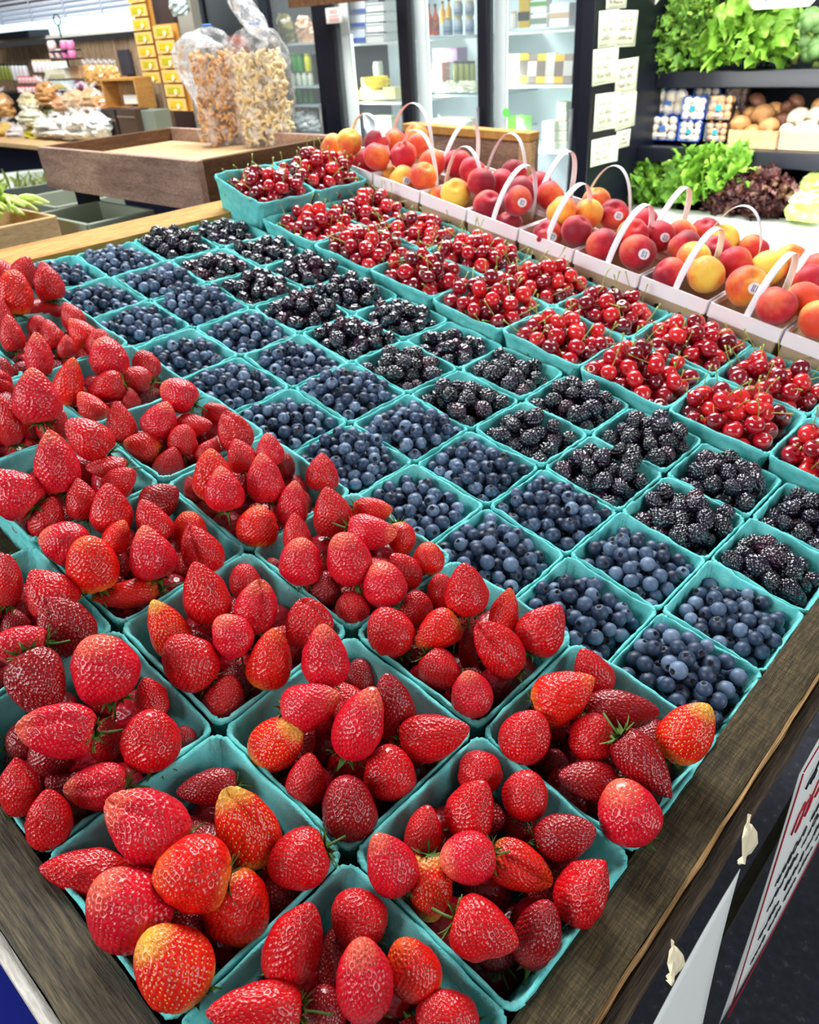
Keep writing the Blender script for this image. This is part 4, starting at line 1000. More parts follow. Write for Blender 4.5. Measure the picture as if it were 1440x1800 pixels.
fl = [(xY(348, 60), xY(366, 60)), (xY(462, 60), xY(478, 60)), (xY(553, 60), xY(564, 60) - .01)]
shl = [[zY(420, 100, YS)], [zY(515, 76, YS), zY(515, 150, YS), zY(520, 182, YS), zY(520, 232, YS)]]
cooler('drinks_cooler', fl, 'dark two-door drinks cooler with black frame left of the white cooler', shl, P(120, 132, 136), tubes=False)
for k, (u0, u1) in enumerate(((598, 700), (742, 836), (876, 1006))):
    xa = fm[k][1] + .09; l = area('cooler_light', (xa, YF + .09, .15), (xa + .30, YF + .52, .1),   .05, 1.3, 3.2, (.92, 1, 1)); l.rotation_euler = (PI / 2, 0, -.62 + PI)
    l.rotation_euler = (Vector((.30, .36, 0))).to_track_quat('-Z', 'Z').to_euler()
l = area('drinks_cooler_light', (xY(510, 100), YF + .12, .78), (xY(510, 100), YF + .4, -.3), .45, .1, 1.3, (.95, 1, 1))
def dims(u, vb, wp, hp, Y):
    p = onY(u, vb, Y); d = proj(p)[2]
    x0 = onY(u - wp / 2, vb - hp / 2, Y)[0]; x1 = onY(u + wp / 2, vb - hp / 2, Y)[0]
    return p, x1 - x0, onY(u, vb - hp, Y)[2] - p[2]
def boxy(name, u, vb, wp, hp, Y, col, label, cat, band=None, dep=.5, rz=0, group=None, tilt=0):
    p, W_, H_ = dims(u, vb, wp, hp, Y); m = MB(); m.box((0, 0, H_ / 2), (W_ * .96, max(.03, W_ * dep), H_ * .98)); o = m.obj(name, P(*col), None, smooth=False, bevel=.003, loc=tuple(p)); o.rotation_euler = (tilt, 0, rz); tag(o, label, cat, group)
    if band:
        m = MB(); m.box((0, -max(.03, W_ * dep) / 2 - .0015, H_ * band[1]), (W_ * .97, .003, H_ * band[2])); m.obj('label_band', P(*band[0]), o, smooth=False)
    return o
def jar(name, u, vb, wp, hp, Y, col, lid, label, cat, group=None, bottle=False, lab=None):
    p, W_, H_ = dims(u, vb, wp, hp, Y); r = W_ * .36; m = MB()
    prof = [(r * .9, 0), (r, H_ * .04), (r, H_ * .78), (r * .8, H_ * .86), (r * .78, H_ * .88)] if not bottle else [(r * .9, 0), (r, H_ * .03), (r, H_ * .55), (r * .4, H_ * .72), (r * .36, H_ * .9)]
    m.lathe(prof, k=14); o = m.obj(name, P(*col, .3), loc=tuple(p)); tag(o, label, cat, group)
    m = MB(); z0 = prof[-1][1]; rl = r * .86 if not bottle else r * .45; m.lathe([(rl, z0), (rl, H_ * .98), (rl * .9, H_)], k=14); m.obj('lid', P(*lid), o)
    if lab: m = MB(); m.lathe([(r * 1.01, H_ * .15), (r * 1.01, H_ * .5)], k=14); m.obj('label_band', P(*lab), o)
    return o
# left door of the white cooler
for i in range(3): boxy('lidded_tub', 642, 74 - i * 25, 27, 24, YS, (226, 232, 240), 'white tub with blue band, %s of the stack behind the sale notice door' % ['bottom', 'middle', 'top'][i], 'tub', ((40, 84, 180), .2 if i != 1 else .25, .32), .9)
for i in range(4): boxy('plastic_tub', 673, 74 - i * 18, 32, 16, YS, (228, 236, 236), 'clear white food tub, %s in the stack right of the blue-banded tubs' % ['lowest', 'second', 'third', 'topmost'][i], 'tub', ((160, 176, 180), .8, .12), .9)
boxy('green_carton', 622, 74, 7, 40, YS, (110, 150, 70), 'slim green carton left of the blue-banded tubs', 'carton', ((190, 200, 80), .5, .2))
p, W_, H_ = dims(660, 155, 34, 20, YS); o = empty('yellow_mug', tuple(p)); tag(o, 'bright yellow mug on the middle shelf of the left cooler door', 'mug')
m = MB(); r = W_ * .5; m.lathe([(r * .8, 0), (r, H_ * .2), (r, H_), (r * .9, H_), (r * .88, H_ * .2)], k=18); m.obj('mug_body', P(236, 214, 10, .3), o)
m = MB(); m.tube([(r * .95, 0, H_ * .8), (r * 1.5, 0, H_ * .75), (r * 1.55, 0, H_ * .4), (r * .95, 0, H_ * .25)], .006, 6); m.obj('handle', P(236, 214, 10, .3), o)
jar('glass_decanter', 666, 136, 18, 28, YS + .1, (200, 214, 210), (220, 226, 220), 'small clear glass jar rising behind the yellow mug', 'jar')
for i, (u, c) in enumerate(((632, (236, 190, 160)), (652, (240, 224, 150)), (672, (236, 232, 140)), (690, (226, 226, 160)))): boxy('cheese_pack', u, 175 - .5 * i, 19, 16 + (i % 2) * 5, YS - .03, c, 'pale wrapped cheese pack, %s along the shelf below the yellow mug' % ORD2[i], 'food pack', None, .8, .1 * i - .1)
boxy('paper_bag', 682, 262, 30, 60, YS, (196, 212, 176), 'pale green paper bag low in the left door of the white cooler', 'bag', None, .4)
# sale notice
p = onY(587, 27, YF - .012); o = empty('sale_notice', tuple(p)); tag(o, 'small white sale notice with red lettering taped on the left cooler door', 'notice')
hw, hh = abs(xY(601, 27) - xY(573, 27)) / 2, abs(zY(587, 12) - zY(587, 40)) / 2
m = MB(); m.box((0, 0, 0), (hw * 2, .002, hh * 2)); m.obj('paper', P(232, 226, 222), o, smooth=False)
cu = bpy.data.curves.new('lettering', 'FONT'); cu.body = 'SALE'; cu.size = hh * .75; cu.align_x = 'CENTER'; cu.extrude = .0004; cu.materials.append(P(206, 60, 70)); tmp = bpy.data.objects.new('tmp', cu); me_ = bpy.data.meshes.new_from_object(tmp); bpy.data.objects.remove(tmp); f_ = bpy.data.objects.new('lettering', me_); link(f_, o); f_.location = (0, -.0018, hh * .2); f_.rotation_euler = (PI / 2, 0, 0)
m = MB()
for z in (-.1, -.45, -.7): m.box((0, -.0015, hh * z), (hw * 1.2, .001, hh * .12))
m.obj('small_print', P(214, 130, 130), o, smooth=False)
# middle door
for i, (u, c, l_) in enumerate(((755, (206, 80, 36), 'left orange-red'), (767, (214, 84, 30), 'right orange-red'))): jar('sauce_bottle', u, 62, 13, 56, YS, c, (40, 60, 60), '%s hot sauce bottle on the top shelf of the middle cooler door' % l_, 'bottle', None, True, (170, 90, 70))
for i, u in enumerate((779, 790)): jar('yellow_bottle', u, 42 - i * 4, 11, 40, YS + .12, (230, 180, 60), (40, 50, 50), 'yellow sauce bottle behind, %s of two beside the hot sauces' % ['left', 'right'][i], 'bottle', None, True)
for i, u in enumerate((788, 806, 826)): jar('preserve_jar', u, 62 - i, 18, 32, YS, (150, 170, 180), (200, 186, 110), 'grey-blue labelled jar, %s of three in the lower jar row' % ORD3[i], 'jar', None, False, (110, 140, 164))
for i, u in enumerate((806, 826)): jar('preserve_jar', u, 29 - i, 18, 28, YS, (150, 160, 166), (190, 180, 120), 'grey labelled jar stacked %s above the lower jar row' % ['left', 'right'][i], 'jar', None, False, (120, 140, 160))
boxy('pink_box', 792, 110, 44, 26, YS + .1, (206, 176, 214), 'lilac-pink box on stacked tubs in the middle cooler door', 'box', ((220, 160, 170), .9, .1))
for i in range(3): boxy('pink_tub', 776, 147 - i * 13, 17, 12, YS, (236, 180, 166), 'salmon pink tub, %s of a stack in the middle cooler door' % ['bottom', 'middle', 'top'][i], 'tub', None, 1)
for i, u in enumerate((802, 812, 822, 831)): jar('pickle_jar', u, 143, 12, 36, YS + .02 * i, (150, 160, 96), (80, 90, 80), 'green pickle jar, %s in the row in the middle cooler door' % ORD2[i], 'jar')
for i, u in enumerate((746, 756, 764)): jar('small_jar', u, 146, 11, 30, YS + .05, (176, 176, 130), (170, 160, 100), 'small olive jar, %s left of the pink tubs' % ORD3[i], 'jar')
def PB(r, g, b):
    key = ('bag', r, g, b)
    if key not in _pc: _pc[key] = plain('bag_goods_%d_%d_%d' % (r, g, b), srgb(r, g, b), .2, .7, coat=.5, noise=.5, nscale=45, bump=.6)  # strong colour noise mixes contents tone with painted white glints
    return _pc[key]
def pillow(name, u, vb, wp, hp, Y, col, label, cat, group=None, clear=False, seed=0, topcol=None, mat=None):
    p, W_, H_ = dims(u, vb, wp, hp, Y); rs = np.random.RandomState(seed + int(u) + int(vb)); nu, nv = 14, 10; Pg = np.zeros((nv, nu, 3))
    for i in range(nv):
        tt = i / (nv - 1); wd = W_ / 2 * (1 - .06 * math.cos(tt * 9 + seed)) * (1 if tt < .7 else 1 - (tt - .7) * 1.7); dp = W_ * .26 * math.sin(PI * (.1 + .85 * tt)) ** .6
        for j in range(nu):
            a = 2 * PI * j / nu; Pg[i, j] = (wd * math.cos(a) * (1 + .08 * rs.normal()), dp * math.sin(a) * (1 + .25 * rs.normal()), H_ * tt * (1 + .03 * rs.normal()))
    m = MB(); m.grid(Pg, closed=True); m.f.append(tuple(range(nu))[::-1]); m.m.append(0); m.f.append(tuple((nv - 1) * nu + q_ for q_ in range(nu))); m.m.append(0)
    o = m.obj(name, mat or PB(*col), loc=tuple(p), smooth=False); tag(o, label, cat, group)
    if topcol:
        m = MB(); n_ = 9
        for k in range(n_):
            a = 2 * PI * k / n_; q = W_ * .32; m.tube([(0, 0, H_ * .94), (q * .4 * math.cos(a), q * .3 * math.sin(a), H_ * 1.12), (q * math.cos(a), q * .6 * math.sin(a), H_ * (1.22 + .1 * rs.rand()))], [.006, .012, .004], 5, flat=.3)
        m.obj('gathered_top', M_bag, o)
    return o
for i, u in enumerate((752, 772, 793, 816, 829)): pillow('greens_bag', u, 162, 24, 20, YS - .06, (196, 206, 180), 'small pale sealed bag, %s along the middle shelf edge' % ORD2[i], 'bag')
boxy('white_food_tray', 803, 224, 62, 18, YS, (232, 228, 208), 'long white lidded tray on the lowest visible shelf of the middle door', 'tray', ((220, 210, 160), .5, .3), .6)
# right door
boxy('white_green_box', 951, 49, 30, 25, YS, (226, 232, 226), 'lower white box with green corner on the right door top shelf', 'box', ((120, 140, 120), .5, .4)); boxy('white_green_box', 951, 23, 30, 24, YS, (226, 232, 226), 'upper white box with green corner on the right door top shelf', 'box', ((90, 160, 80), .7, .3))
boxy('yellow_black_box', 924, 49, 20, 52, YS, (206, 170, 40), 'tall yellow and black box beside the white boxes', 'box', ((40, 40, 40), .4, .3))
for i, u in enumerate((889, 903)): jar('white_jar', u, 50, 15, 30, YS, (226, 226, 222), (222, 190, 170), 'white floral jar, %s of two at the right door top shelf' % ['left', 'right'][i], 'jar')
boxy('white_carton_box', 988, 47, 36, 42, YS, (224, 232, 236), 'large white box at the right end of the top shelf', 'box', ((200, 180, 140), .5, .2))
for i in range(8):
    boxy('cheese_packet', 890 + i * 15.5, 147, 15, 52 + (i % 3), YS - .02, [(238, 196, 60), (240, 236, 214), (236, 190, 50), (150, 140, 130)][i % 4], 'upright yellow cheese packet, %s from the left of the leaning row' % ORD2[i], 'food packet', ((206, 206, 200) if i % 2 else (120, 110, 100), .5, .5), .25, .15, 'leaning cheese packets', -.12)
o = boxy('green_tub', 906, 262, 38, 58, YS, (120, 214, 30), 'bright lime green tub low in the right cooler door', 'tub', ((90, 170, 40), .35, .25), .8)
for i, (u, v) in enumerate(((890, 198), (917, 209))):
    p = onY(u, v, YF + .03); m = MB(); m.lathe([(.022, 0), (.022, .002)], k=20, R=rotm(PI / 2, 0, 0)); tag(m.obj('round_sticker', P(90, 240, 20), loc=tuple(p), smooth=False), 'round neon green sticker, %s above the lime tub' % ['left one', 'right one'][i], 'sticker')
for i, (u, h_, c) in enumerate(((970, 52, (222, 226, 200)), (992, 86, (214, 216, 180)))):
    for k in range(h_ // 17): boxy('cream_tub', u, 262 - k * 17, 22 if i == 0 else 17, 16, YS + .03 * i, c, 'cream tub, %s up in the %s stack of the right door' % (ORD2[k], ['left', 'right'][i]), 'tub', ((170, 200, 180), .5, .3), .9)

# drinks cooler contents
for i, u in enumerate((520, 530)): jar('green_can', u, 126, 12, 32, YS, (40, 150, 50), (60, 170, 60), 'green drinks bottle, %s of two in the drinks cooler' % ['left', 'right'][i], 'bottle')
jar('yellow_can', 544, 126, 13, 32, YS, (210, 220, 40), (230, 230, 60), 'yellow-topped drinks can beside the green bottles', 'can')
for i in range(4): jar('green_bottle', 518 + i * 10, 150, 10, 22, YS, (196, 214, 196), (220, 230, 220), 'pale bottle, %s below the green bottles' % ORD2[i], 'bottle')
for i in range(4): jar('dark_green_bottle', 520 + i * 10, 180, 10, 26, YS, (40, 110, 40), (30, 60, 30), 'dark green bottle, %s on the third cooler shelf' % ORD2[i], 'bottle')
for i in range(4): jar('brown_jar', 518 + i * 12, 204, 12, 18, YS + .15, (130, 90, 50), (190, 160, 100), 'small brown jar, %s in the lower cooler row' % ORD2[i], 'jar')
for i, u in enumerate((530, 550)): pillow('clear_bag', u, 230, 26, 34, YS, (200, 212, 210), 'crumpled clear white bag at the cooler bottom, %s one' % ['left', 'right'][i], 'bag')
pillow('dried_herb_bag', 504, 75, 30, 50, YS, (120, 116, 70), 'brown-green herb bunch on the drinks cooler top shelf', 'bag'); pillow('peach_snack_bag', 538, 75, 28, 48, YS, (190, 150, 120), 'tan snack bag beside the herb bunch in the cooler', 'bag')
pillow('orange_red_bag', 422, 99, 34, 38, YS, (216, 84, 44), 'orange-red bag in the left door of the drinks cooler', 'bag'); pillow('yellow_bag', 406, 99, 16, 34, YS + .05, (210, 200, 60), 'yellow bag left of the orange-red bag', 'bag')

# ------------------------------------------------------------------ produce case on the right
XP = -1.45; XR = .9
o = empty('produce_case', (XP + .9, 2.75, -.85)); tag(o, 'black open produce case with shelves of greens and mushrooms', 'display case')
def cb(nm, a, b, mt, bevel=0): m = MB(); m.box(((a[0] + b[0]) / 2 - XP - .9, (a[1] + b[1]) / 2 - 2.75, (a[2] + b[2]) / 2 + .85), (abs(b[0] - a[0]), abs(b[1] - a[1]), abs(b[2] - a[2]))); return m.obj(nm, mt, o, smooth=False, bevel=bevel)
cb('end_panel', (XP - .05, 2.16, -.85), (XP, 3.29, 1.1), M_black_paint, .004)
cb('back_panel', (XP, 3.24, -.85), (XR, 3.28, 1.1), M_black_paint)
ZB2 = onY(1140, 262, 2.52)[2]; ZA = onY(1200, 128, 2.62)[2]
cb('shelf', (XP, 2.56, ZB2 - .012), (XR, 3.24, ZB2), M_black_paint); cb('shelf_edge', (XP, 2.52, ZB2 - .045), (XR, 2.56, ZB2 + .008), M_black_paint, .004)
cb('shelf', (XP, 2.66, ZA - .012), (XR, 3.24, ZA), M_black_paint); cb('shelf_edge', (XP, 2.62, ZA - .05), (XR, 2.66, ZA + .005), M_black_paint, .004)
ZD = -.165
cb('lower_deck', (XP, 2.10, -.85), (XR, 3.24, ZD - .02), M_black_paint)
m = MB(); q0 = onZ(1130, 366, ZD); n = 24; Pg = np.zeros((n, 7, 3))
for i in range(n):
    x = XP + .02 + (XR - XP - .04) * i / (n - 1)
    for j, (y, z) in enumerate(((2.0, -.07), (2.01, -.012), (2.04, 0), (2.14, .0), (2.32, -.004), (2.47, 0), (2.49, .012))): Pg[i, j] = (x - XP - .9, y - 2.75, z + ZD + .85 + .003 * math.sin(x * 21 + j))
m.grid(Pg); m.obj('white_bin_liner', P(232, 240, 226, .45), o, solid=.006)
NT = [(1066, 0, 1102, 15, 'topmost small one'), (1052, 18, 1081, 83, 'upper left one'), (1082, 18, 1119, 82, 'upper right one'), (1042, 85, 1080, 148, 'left one below the joined pair'), (1082, 103, 1120, 164, 'curled one nearest the kale'), (1045, 164, 1082, 228, 'left of the lower pair'), (1083, 165, 1117, 225, 'right of the lower pair'), (1039, 242, 1081, 288, 'lowest left one'), (1083, 229, 1107, 259, 'small lowest right one')]
for i, (u0, v0, u1, v1, wh) in enumerate(NT):
    if i == 0: v0 = -30
    a = onX(u0, (v0 + v1) / 2, XP + .003); b = onX(u1, (v0 + v1) / 2, XP + .003); c = onX((u0 + u1) / 2, v0, XP + .003); d = onX((u0 + u1) / 2, v1, XP + .003)
    W_ = b[1] - a[1]; H_ = c[2] - d[2]; o2 = empty('price_note', (XP + .004, (a[1] + b[1]) / 2, (c[2] + d[2]) / 2)); o2.rotation_euler = (.03 * math.sin(i * 2.3), 0, 0)
    tag(o2, 'cream handwritten note card on the black case end, ' + wh, 'note card', 'handwritten cards on the case end')
    m = MB(); Pg = np.array([[(.012 * (max(0, s)) ** 2 * (i % 2), s * W_ / 2, z * H_ / 2) for s in np.linspace(-1, 1, 7)] for z in (-1, 0, 1)]); m.grid(Pg); m.obj('card', M_note, o2, solid=.0008)
    m = MB()
    for k in range(3): scribble(m, (.0015 + .003 * (i % 2), -W_ * .38, H_ * (.18 - .24 * k)), (0, 1, 0), (0, 0, 1), (1, 0, 0), W_ * .62, H_ * .16, 4, 70 + i * 5 + k, .0007)
    for z in (.43, -.43): m.tube([(.001, -W_ * .4, H_ * z), (.001, W_ * .4, H_ * z)], .0006, 4)
    m.obj('lettering', M_inkg, o2)
for (u0, u1, v1, lb, sd) in ((1112, 1160, 12, 'cream card tilted at the top of the case end', 4), (1318, 1436, 14, 'large white price card hung above the lettuce', 7)):
    Yc = 2.56; a = onY(u0, 0, Yc); b = onY(u1, 0, Yc); d = onY((u0 + u1) / 2, v1, Yc); H_ = .13
    o2 = empty('price_card', ((a[0] + b[0]) / 2, Yc, d[2] + H_ / 2)); tag(o2, lb, 'price card'); m = MB(); hw = (b[0] - a[0]) / 2; c_ = .02
    m.add([(x, y, z) for y in (-.001, .001) for (x, z) in ((-hw + c_, -H_ / 2), (hw - c_, -H_ / 2), (hw, -H_ / 2 + c_), (hw, H_ / 2), (-hw, H_ / 2), (-hw, -H_ / 2 + c_))], [(0, 1, 2, 3, 4, 5), (11, 10, 9, 8, 7, 6)] + [(i_, 6 + i_, 6 + (i_ + 1) % 6, (i_ + 1) % 6) for i_ in range(6)]); m.obj('card', M_note, o2, smooth=False)
    m = MB(); scribble(m, (-hw * .7, -.002, -H_ * .32), (1, 0, 0), (0, 0, 1), (0, -1, 0), hw * 1.3, .05, 4, sd, .002); m.obj('lettering', M_ink, o2)
# leafy heads
def leaf(mb, base, dirv, L_, W_, curl, ruf, rs, nl=10, nw=9):
    B = basis_z(dirv, rs.uniform(0, 6.28)); f1, f2 = rs.uniform(10, 16), rs.uniform(18, 28); ph = rs.uniform(0, 6.28); Pg = np.zeros((nl, nw, 3))
    for i in range(nl):
        t_ = i / (nl - 1); wd = W_ * (math.sin(PI * min(.97, .08 + t_ * .86)) ** .7)
        for j in range(nw):
            s = j / (nw - 1) * 2 - 1; e = abs(s) ** 1.5 * .6 + max(0, t_ - .7) * 1.6
            z = L_ * t_ + ruf * e * math.cos(f1 * t_ + s * 3 + ph) * .6; x = wd * s + ruf * e * .5 * math.sin(f2 * t_ + ph); y = curl * t_ * t_ * L_ + .25 * wd * s * s + ruf * e * math.sin(f1 * t_ * 1.3 + s * 6 + ph)
            Pg[i, j] = B @ np.array([x, y, z])
    mb.grid(Pg + np.array(base))
def head(name, u, v, wp, Y, mat, label, cat, nleaf, ruf, curl, seed, up=.9, group=None, W_=None, lie=(0, -.4, 0), flatz=1):
    p = onY(u, v, Y); d = proj(p)[2]; R0 = wp * d / FPX / 2; rs = np.random.RandomState(seed); m = MB()
    for k in range(nleaf):
        q = fib(nleaf)[k]; dv = np.array([q[0], q[1] * .8, abs(q[2]) * up]) + np.array(lie) * .5; ln_ = R0 * rs.uniform(.75, 1.05)
        leaf(m, -np.array([0, -.0, R0 * .25]) + q * R0 * .10, dv, ln_, ln_ * (W_ or .42), curl * rs.uniform(.5, 1.3), ruf * R0, rs)
    o = m.obj(name, mat, loc=tuple(p)); return tag(o, label, cat, group)
def kale(name, u, v, wp, Y, mat, label, cat, seed, group=None):
    p = onY(u, v, Y); d = proj(p)[2]; R0 = wp * d / FPX / 2; rs = np.random.RandomState(seed); m = MB()
    for q in fib(70):
        if q[1] > .6: continue
        leaf(m, q * R0 * .55, q + rs.normal(0, .35, 3), R0 * rs.uniform(.35, .55), R0 * .26, .4, R0 * .13, rs, 8, 9)
    o = m.obj(name, mat, loc=tuple(p)); return tag(o, label, cat, group)
KU = [(1160, 62, 86), (1196, 40, 84), (1212, 90, 90), (1228, 26, 70), (1168, 112, 66), (1150, 120, 50)]
for i, (u, v, w_) in enumerate(KU): kale('kale_bunch', u, v, w_ * 1.08, 2.66 + .02 * (i % 3), L_kale, 'curly green kale bunch, %s' % ['left middle of the kale pile', 'top middle of the kale pile', 'centre of the kale pile beside lettuce', 'top right of the kale pile', 'lower left of the kale pile', 'drooping lowest at the notes'][i], 'kale', 400 + i, group='kale on the top shelf')
head('green_leaf_lettuce', 1326, 55, 142, 2.72, L_lett, 'large frilly green lettuce head on the top shelf below the price card', 'lettuce', 46, .2, .7, 420, W_=.5)
head('green_leaf_lettuce', 1268, 92, 66, 2.68, L_lett, 'small frilly lettuce head between kale and large lettuce', 'lettuce', 20, .2, .6, 421, W_=.5)
def broc(u, v, wp, Y, label, seed):
    p = onY(u, v, Y); d = proj(p)[2]; R0 = wp * d / FPX / 2; rs = np.random.RandomState(seed); o = empty('broccoli', tuple(p)); tag(o, label, 'broccoli', 'broccoli on the top shelf'); m = MB()
    S = fib(16)
    for q in S:
        if q[2] > -.5: add_sphere(m, q * R0 * .55, R0 * .55, 14, 10, disp=lambda D: .07 * vnoise(D, seed, 14))
    m.obj('crown', L_broc, o); m = MB(); m.tube([(0, 0, -R0 * .3), (0, .02, -R0 * 1.1)], R0 * .3, 10); m.obj('stalk', L_pale, o)
for i, (u, v, w_) in enumerate(((1425, 40, 46), (1400, 76, 54), (1438, 88, 52), (1384, 96, 40), (1455, 60, 50))): broc(u, v, w_, 2.74 + .02 * i, 'green broccoli crown, %s of the pile right of the lettuce' % ['top', 'middle', 'lower right', 'lower left', 'far right'][i], 440 + i)
# lower deck greens
for i, (u, v, w_) in enumerate(((1085, 318, 70), (1115, 322, 76), (1150, 318, 80), (1180, 325, 76), (1105, 345, 60), (1160, 345, 70))): head('curly_lettuce', u, v, w_ * 1.1, 2.54 + .03 * (i % 2), L_rom, 'bright green curly lettuce, %s of the deck beside the case end' % ['far left', 'second upper', 'third upper', 'upper right', 'lower left', 'lower right'][i], 'lettuce', 26, .24, .4, 460 + i, group='curly lettuce on the lower deck')
for i, (u, v, w_) in enumerate(((1215, 300, 90), (1250, 290, 96), (1292, 296, 90), (1240, 325, 90), (1200, 335, 60))): head('green_leaf_lettuce', u, v, w_ * 1.05, 2.50, L_lett if i % 2 else L_rom, 'tall green leaf lettuce, %s of the clump under the mushroom shelf' % ['left', 'top middle', 'right', 'lower middle', 'lower left'][i], 'lettuce', 22, .13, .35, 480 + i, W_=.5, up=1.6, group='tall lettuce on the lower deck')
for i, (u, v, w_) in enumerate(((1268, 340, 60), (1310, 338, 70), (1350, 332, 66), (1372, 345, 60), (1335, 352, 60))): kale('red_leaf_lettuce', u, v, w_ * 1.15, 2.50, L_red, 'brownish red frilly lettuce, %s of the red patch' % ['left end', 'second', 'upper middle', 'right end', 'lower middle'][i], 'red lettuce', 500 + i, group='red lettuce on the lower deck')
pillow('bagged_greens', 1412, 388, 66, 50, 2.46, (190, 210, 150), 'clear bag of pale greens with blue-printed label at the deck right', 'bag', mat=L_pale); pillow('bagged_greens', 1428, 348, 56, 46, 2.56, (220, 226, 220), 'second bag of pale greens lying behind the first', 'bag', mat=L_pale)
p = onY(1402, 366, 2.66); m = MB(); m.box((0, 0, 0), (.06, .004, .05)); 
# mushrooms
def mush(m, c, r_, rs, mat=0):
    R_ = rotm(*rs.uniform(-.9, .9, 3)); pr = [(r_ * .35, -r_ * .9), (r_ * .38, -r_ * .3), (r_ * .9, -r_ * .25), (r_ * 1.0, r_ * .1), (r_ * .85, r_ * .5), (r_ * .45, r_ * .78), (r_ * .05, r_ * .86)]
    m.lathe(pr, c, 12, mat, R_)
def punnet(u, vb, wp, hp, Y, tray, mm, lab, label, seed):
    p, W_, H_ = dims(u, vb, wp, hp, Y); rs = np.random.RandomState(seed); o = empty('mushroom_punnet', tuple(p)); tag(o, label, 'mushroom punnet', 'packed mushroom punnets')
    # tray stands on its long side, open face to the customer
    m = MB(); D_ = .05; fr_ = frect(W_ / 2, H_ / 2, .012, 4); nn = len(fr_)
    rings = [np.stack([fr_[:, 0] * s, np.full(nn, y), fr_[:, 1] * s + H_ / 2], 1) for s, y in ((.8, D_), (.98, .004), (1.0, 0), (.94, .0), (.78, D_ - .006))]
    m.grid(np.array(rings), closed=True); m.f.append(tuple(range(nn))); m.m.append(0); m.f.append(tuple((len(rings) - 1) * nn + q_ for q_ in range(nn))[::-1]); m.m.append(0); m.obj('tray', tray, o, smooth=False)
    nx = 3; nz = 3 if H_ > W_ * .7 else 2; r_ = min(W_ / nx, H_ / nz) * .62
    for ix in range(nx):
        for iz in range(nz):
            m = MB(); m.v = []; R_ = rotm(PI / 2 + rs.normal(0, .5), rs.normal(0, .5), 0)
            pr = [(r_ * .35, -r_ * .7), (r_ * .38, -r_ * .2), (r_ * .92, -r_ * .15), (r_ * 1.0, r_ * .2), (r_ * .8, r_ * .6), (r_ * .4, r_ * .85), (r_ * .05, r_ * .9)]
            m.lathe(pr, ((ix - (nx - 1) / 2) * W_ * .30 + rs.normal(0, .003), .012, H_ * (iz + .5) / nz * .92 + H_ * .04), 12, 0, R_); m.obj('mushroom', mm, o)
    m = MB(); m.box((0, -.007, H_ / 2), (W_ * .9, .001, H_ * .9)); m.obj('clear_film', M_film, o, smooth=False)
    m = MB(); m.box((0, -.0085, H_ * .5), (W_ * .22, .002, H_ * .24)); m.obj('blue_label', M_teal_lab if lab else P(80, 120, 190), o, smooth=False)
    m = MB(); m.box((0, -.0085, H_ * .24), (W_ * .34, .002, H_ * .1)); m.obj('white_label', M_paper, o, smooth=False)
punnet(1164, 247, 50, 44, 2.64, M_bluetray, M_mush, 0, 'blue punnet of white mushrooms, lower one at the shelf left end', 1)
punnet(1173, 202, 58, 44, 2.68, M_bluetray, M_mush, 0, 'blue punnet of white mushrooms, upper one at the shelf left end', 2)
punnet(1210, 249, 40, 36, 2.62, M_bluetray, M_mush, 1, 'small blue punnet with teal label, lower one beside the black punnets', 3)
punnet(1217, 211, 42, 42, 2.64, M_bluetray, M_mush, 1, 'small blue punnet with teal label, upper one beside the black punnets', 4)
punnet(1256, 250, 42, 36, 2.62, M_blacktray, M_mushb, 1, 'black punnet of brown mushrooms, lower one', 5)
punnet(1262, 212, 46, 46, 2.64, M_blacktray, M_mushb, 1, 'black punnet of brown mushrooms, upper one under clear wrap', 6)
punnet(1240, 180, 48, 26, 2.82, M_bluetray, M_mush, 0, 'blue punnet of white mushrooms behind the front stacks', 7)
punnet(1290, 200, 40, 50, 2.80, M_blacktray, M_mushd, 0, 'glossy black wrapped punnet behind the front black one', 8)
for i, (u0, u1, lb, pat) in enumerate(((1275, 1362, 'pale wooden mushroom crate holding brown mushrooms', W_trayb), (1365, 1462, 'cardboard crate holding cream mushrooms at the right', M_card))):
    Yc = 2.62; a = onY(u0, 262, Yc); b = onY(u1, 262, Yc); W_ = b[0] - a[0]; o2 = empty('mushroom_crate', ((a[0] + b[0]) / 2, Yc + .15, ZB2 + .0005)); tag(o2, lb, 'crate', 'mushroom crates')
    for nm, c, d in (('front_board', (0, -.14, .03), (W_ * .98, .008, .058)), ('back_board', (0, .14, .03), (W_ * .98, .008, .058)), ('side_board', (-W_ * .485, 0, .03), (.008, .272, .058)), ('side_board', (W_ * .485, 0, .03), (.008, .272, .058)), ('crate_floor', (0, 0, .004), (W_ * .96, .27, .006))): m = MB(); m.box(c, d); m.obj(nm, pat, o2, smooth=False)
MS = [(1300, 222, 40, 'b'), (1322, 236, 34, 'b'), (1340, 205, 44, 'b'), (1318, 200, 26, 'b'), (1362, 195, 34, 'b'), (1352, 225, 36, 'b'), (1376, 215, 34, 'd'), (1330, 180, 34, 'd'), (1385, 190, 28, 'd'), (1400, 180, 30, 'd'), (1290, 205, 24, 'b'), (1404, 208, 40, 'w'), (1384, 232, 30, 'w'), (1420, 228, 34, 'w'), (1436, 205, 36, 'w'), (1440, 185, 26, 'b'), (1405, 235, 28, 'w'), (1438, 236, 30, 'w')]
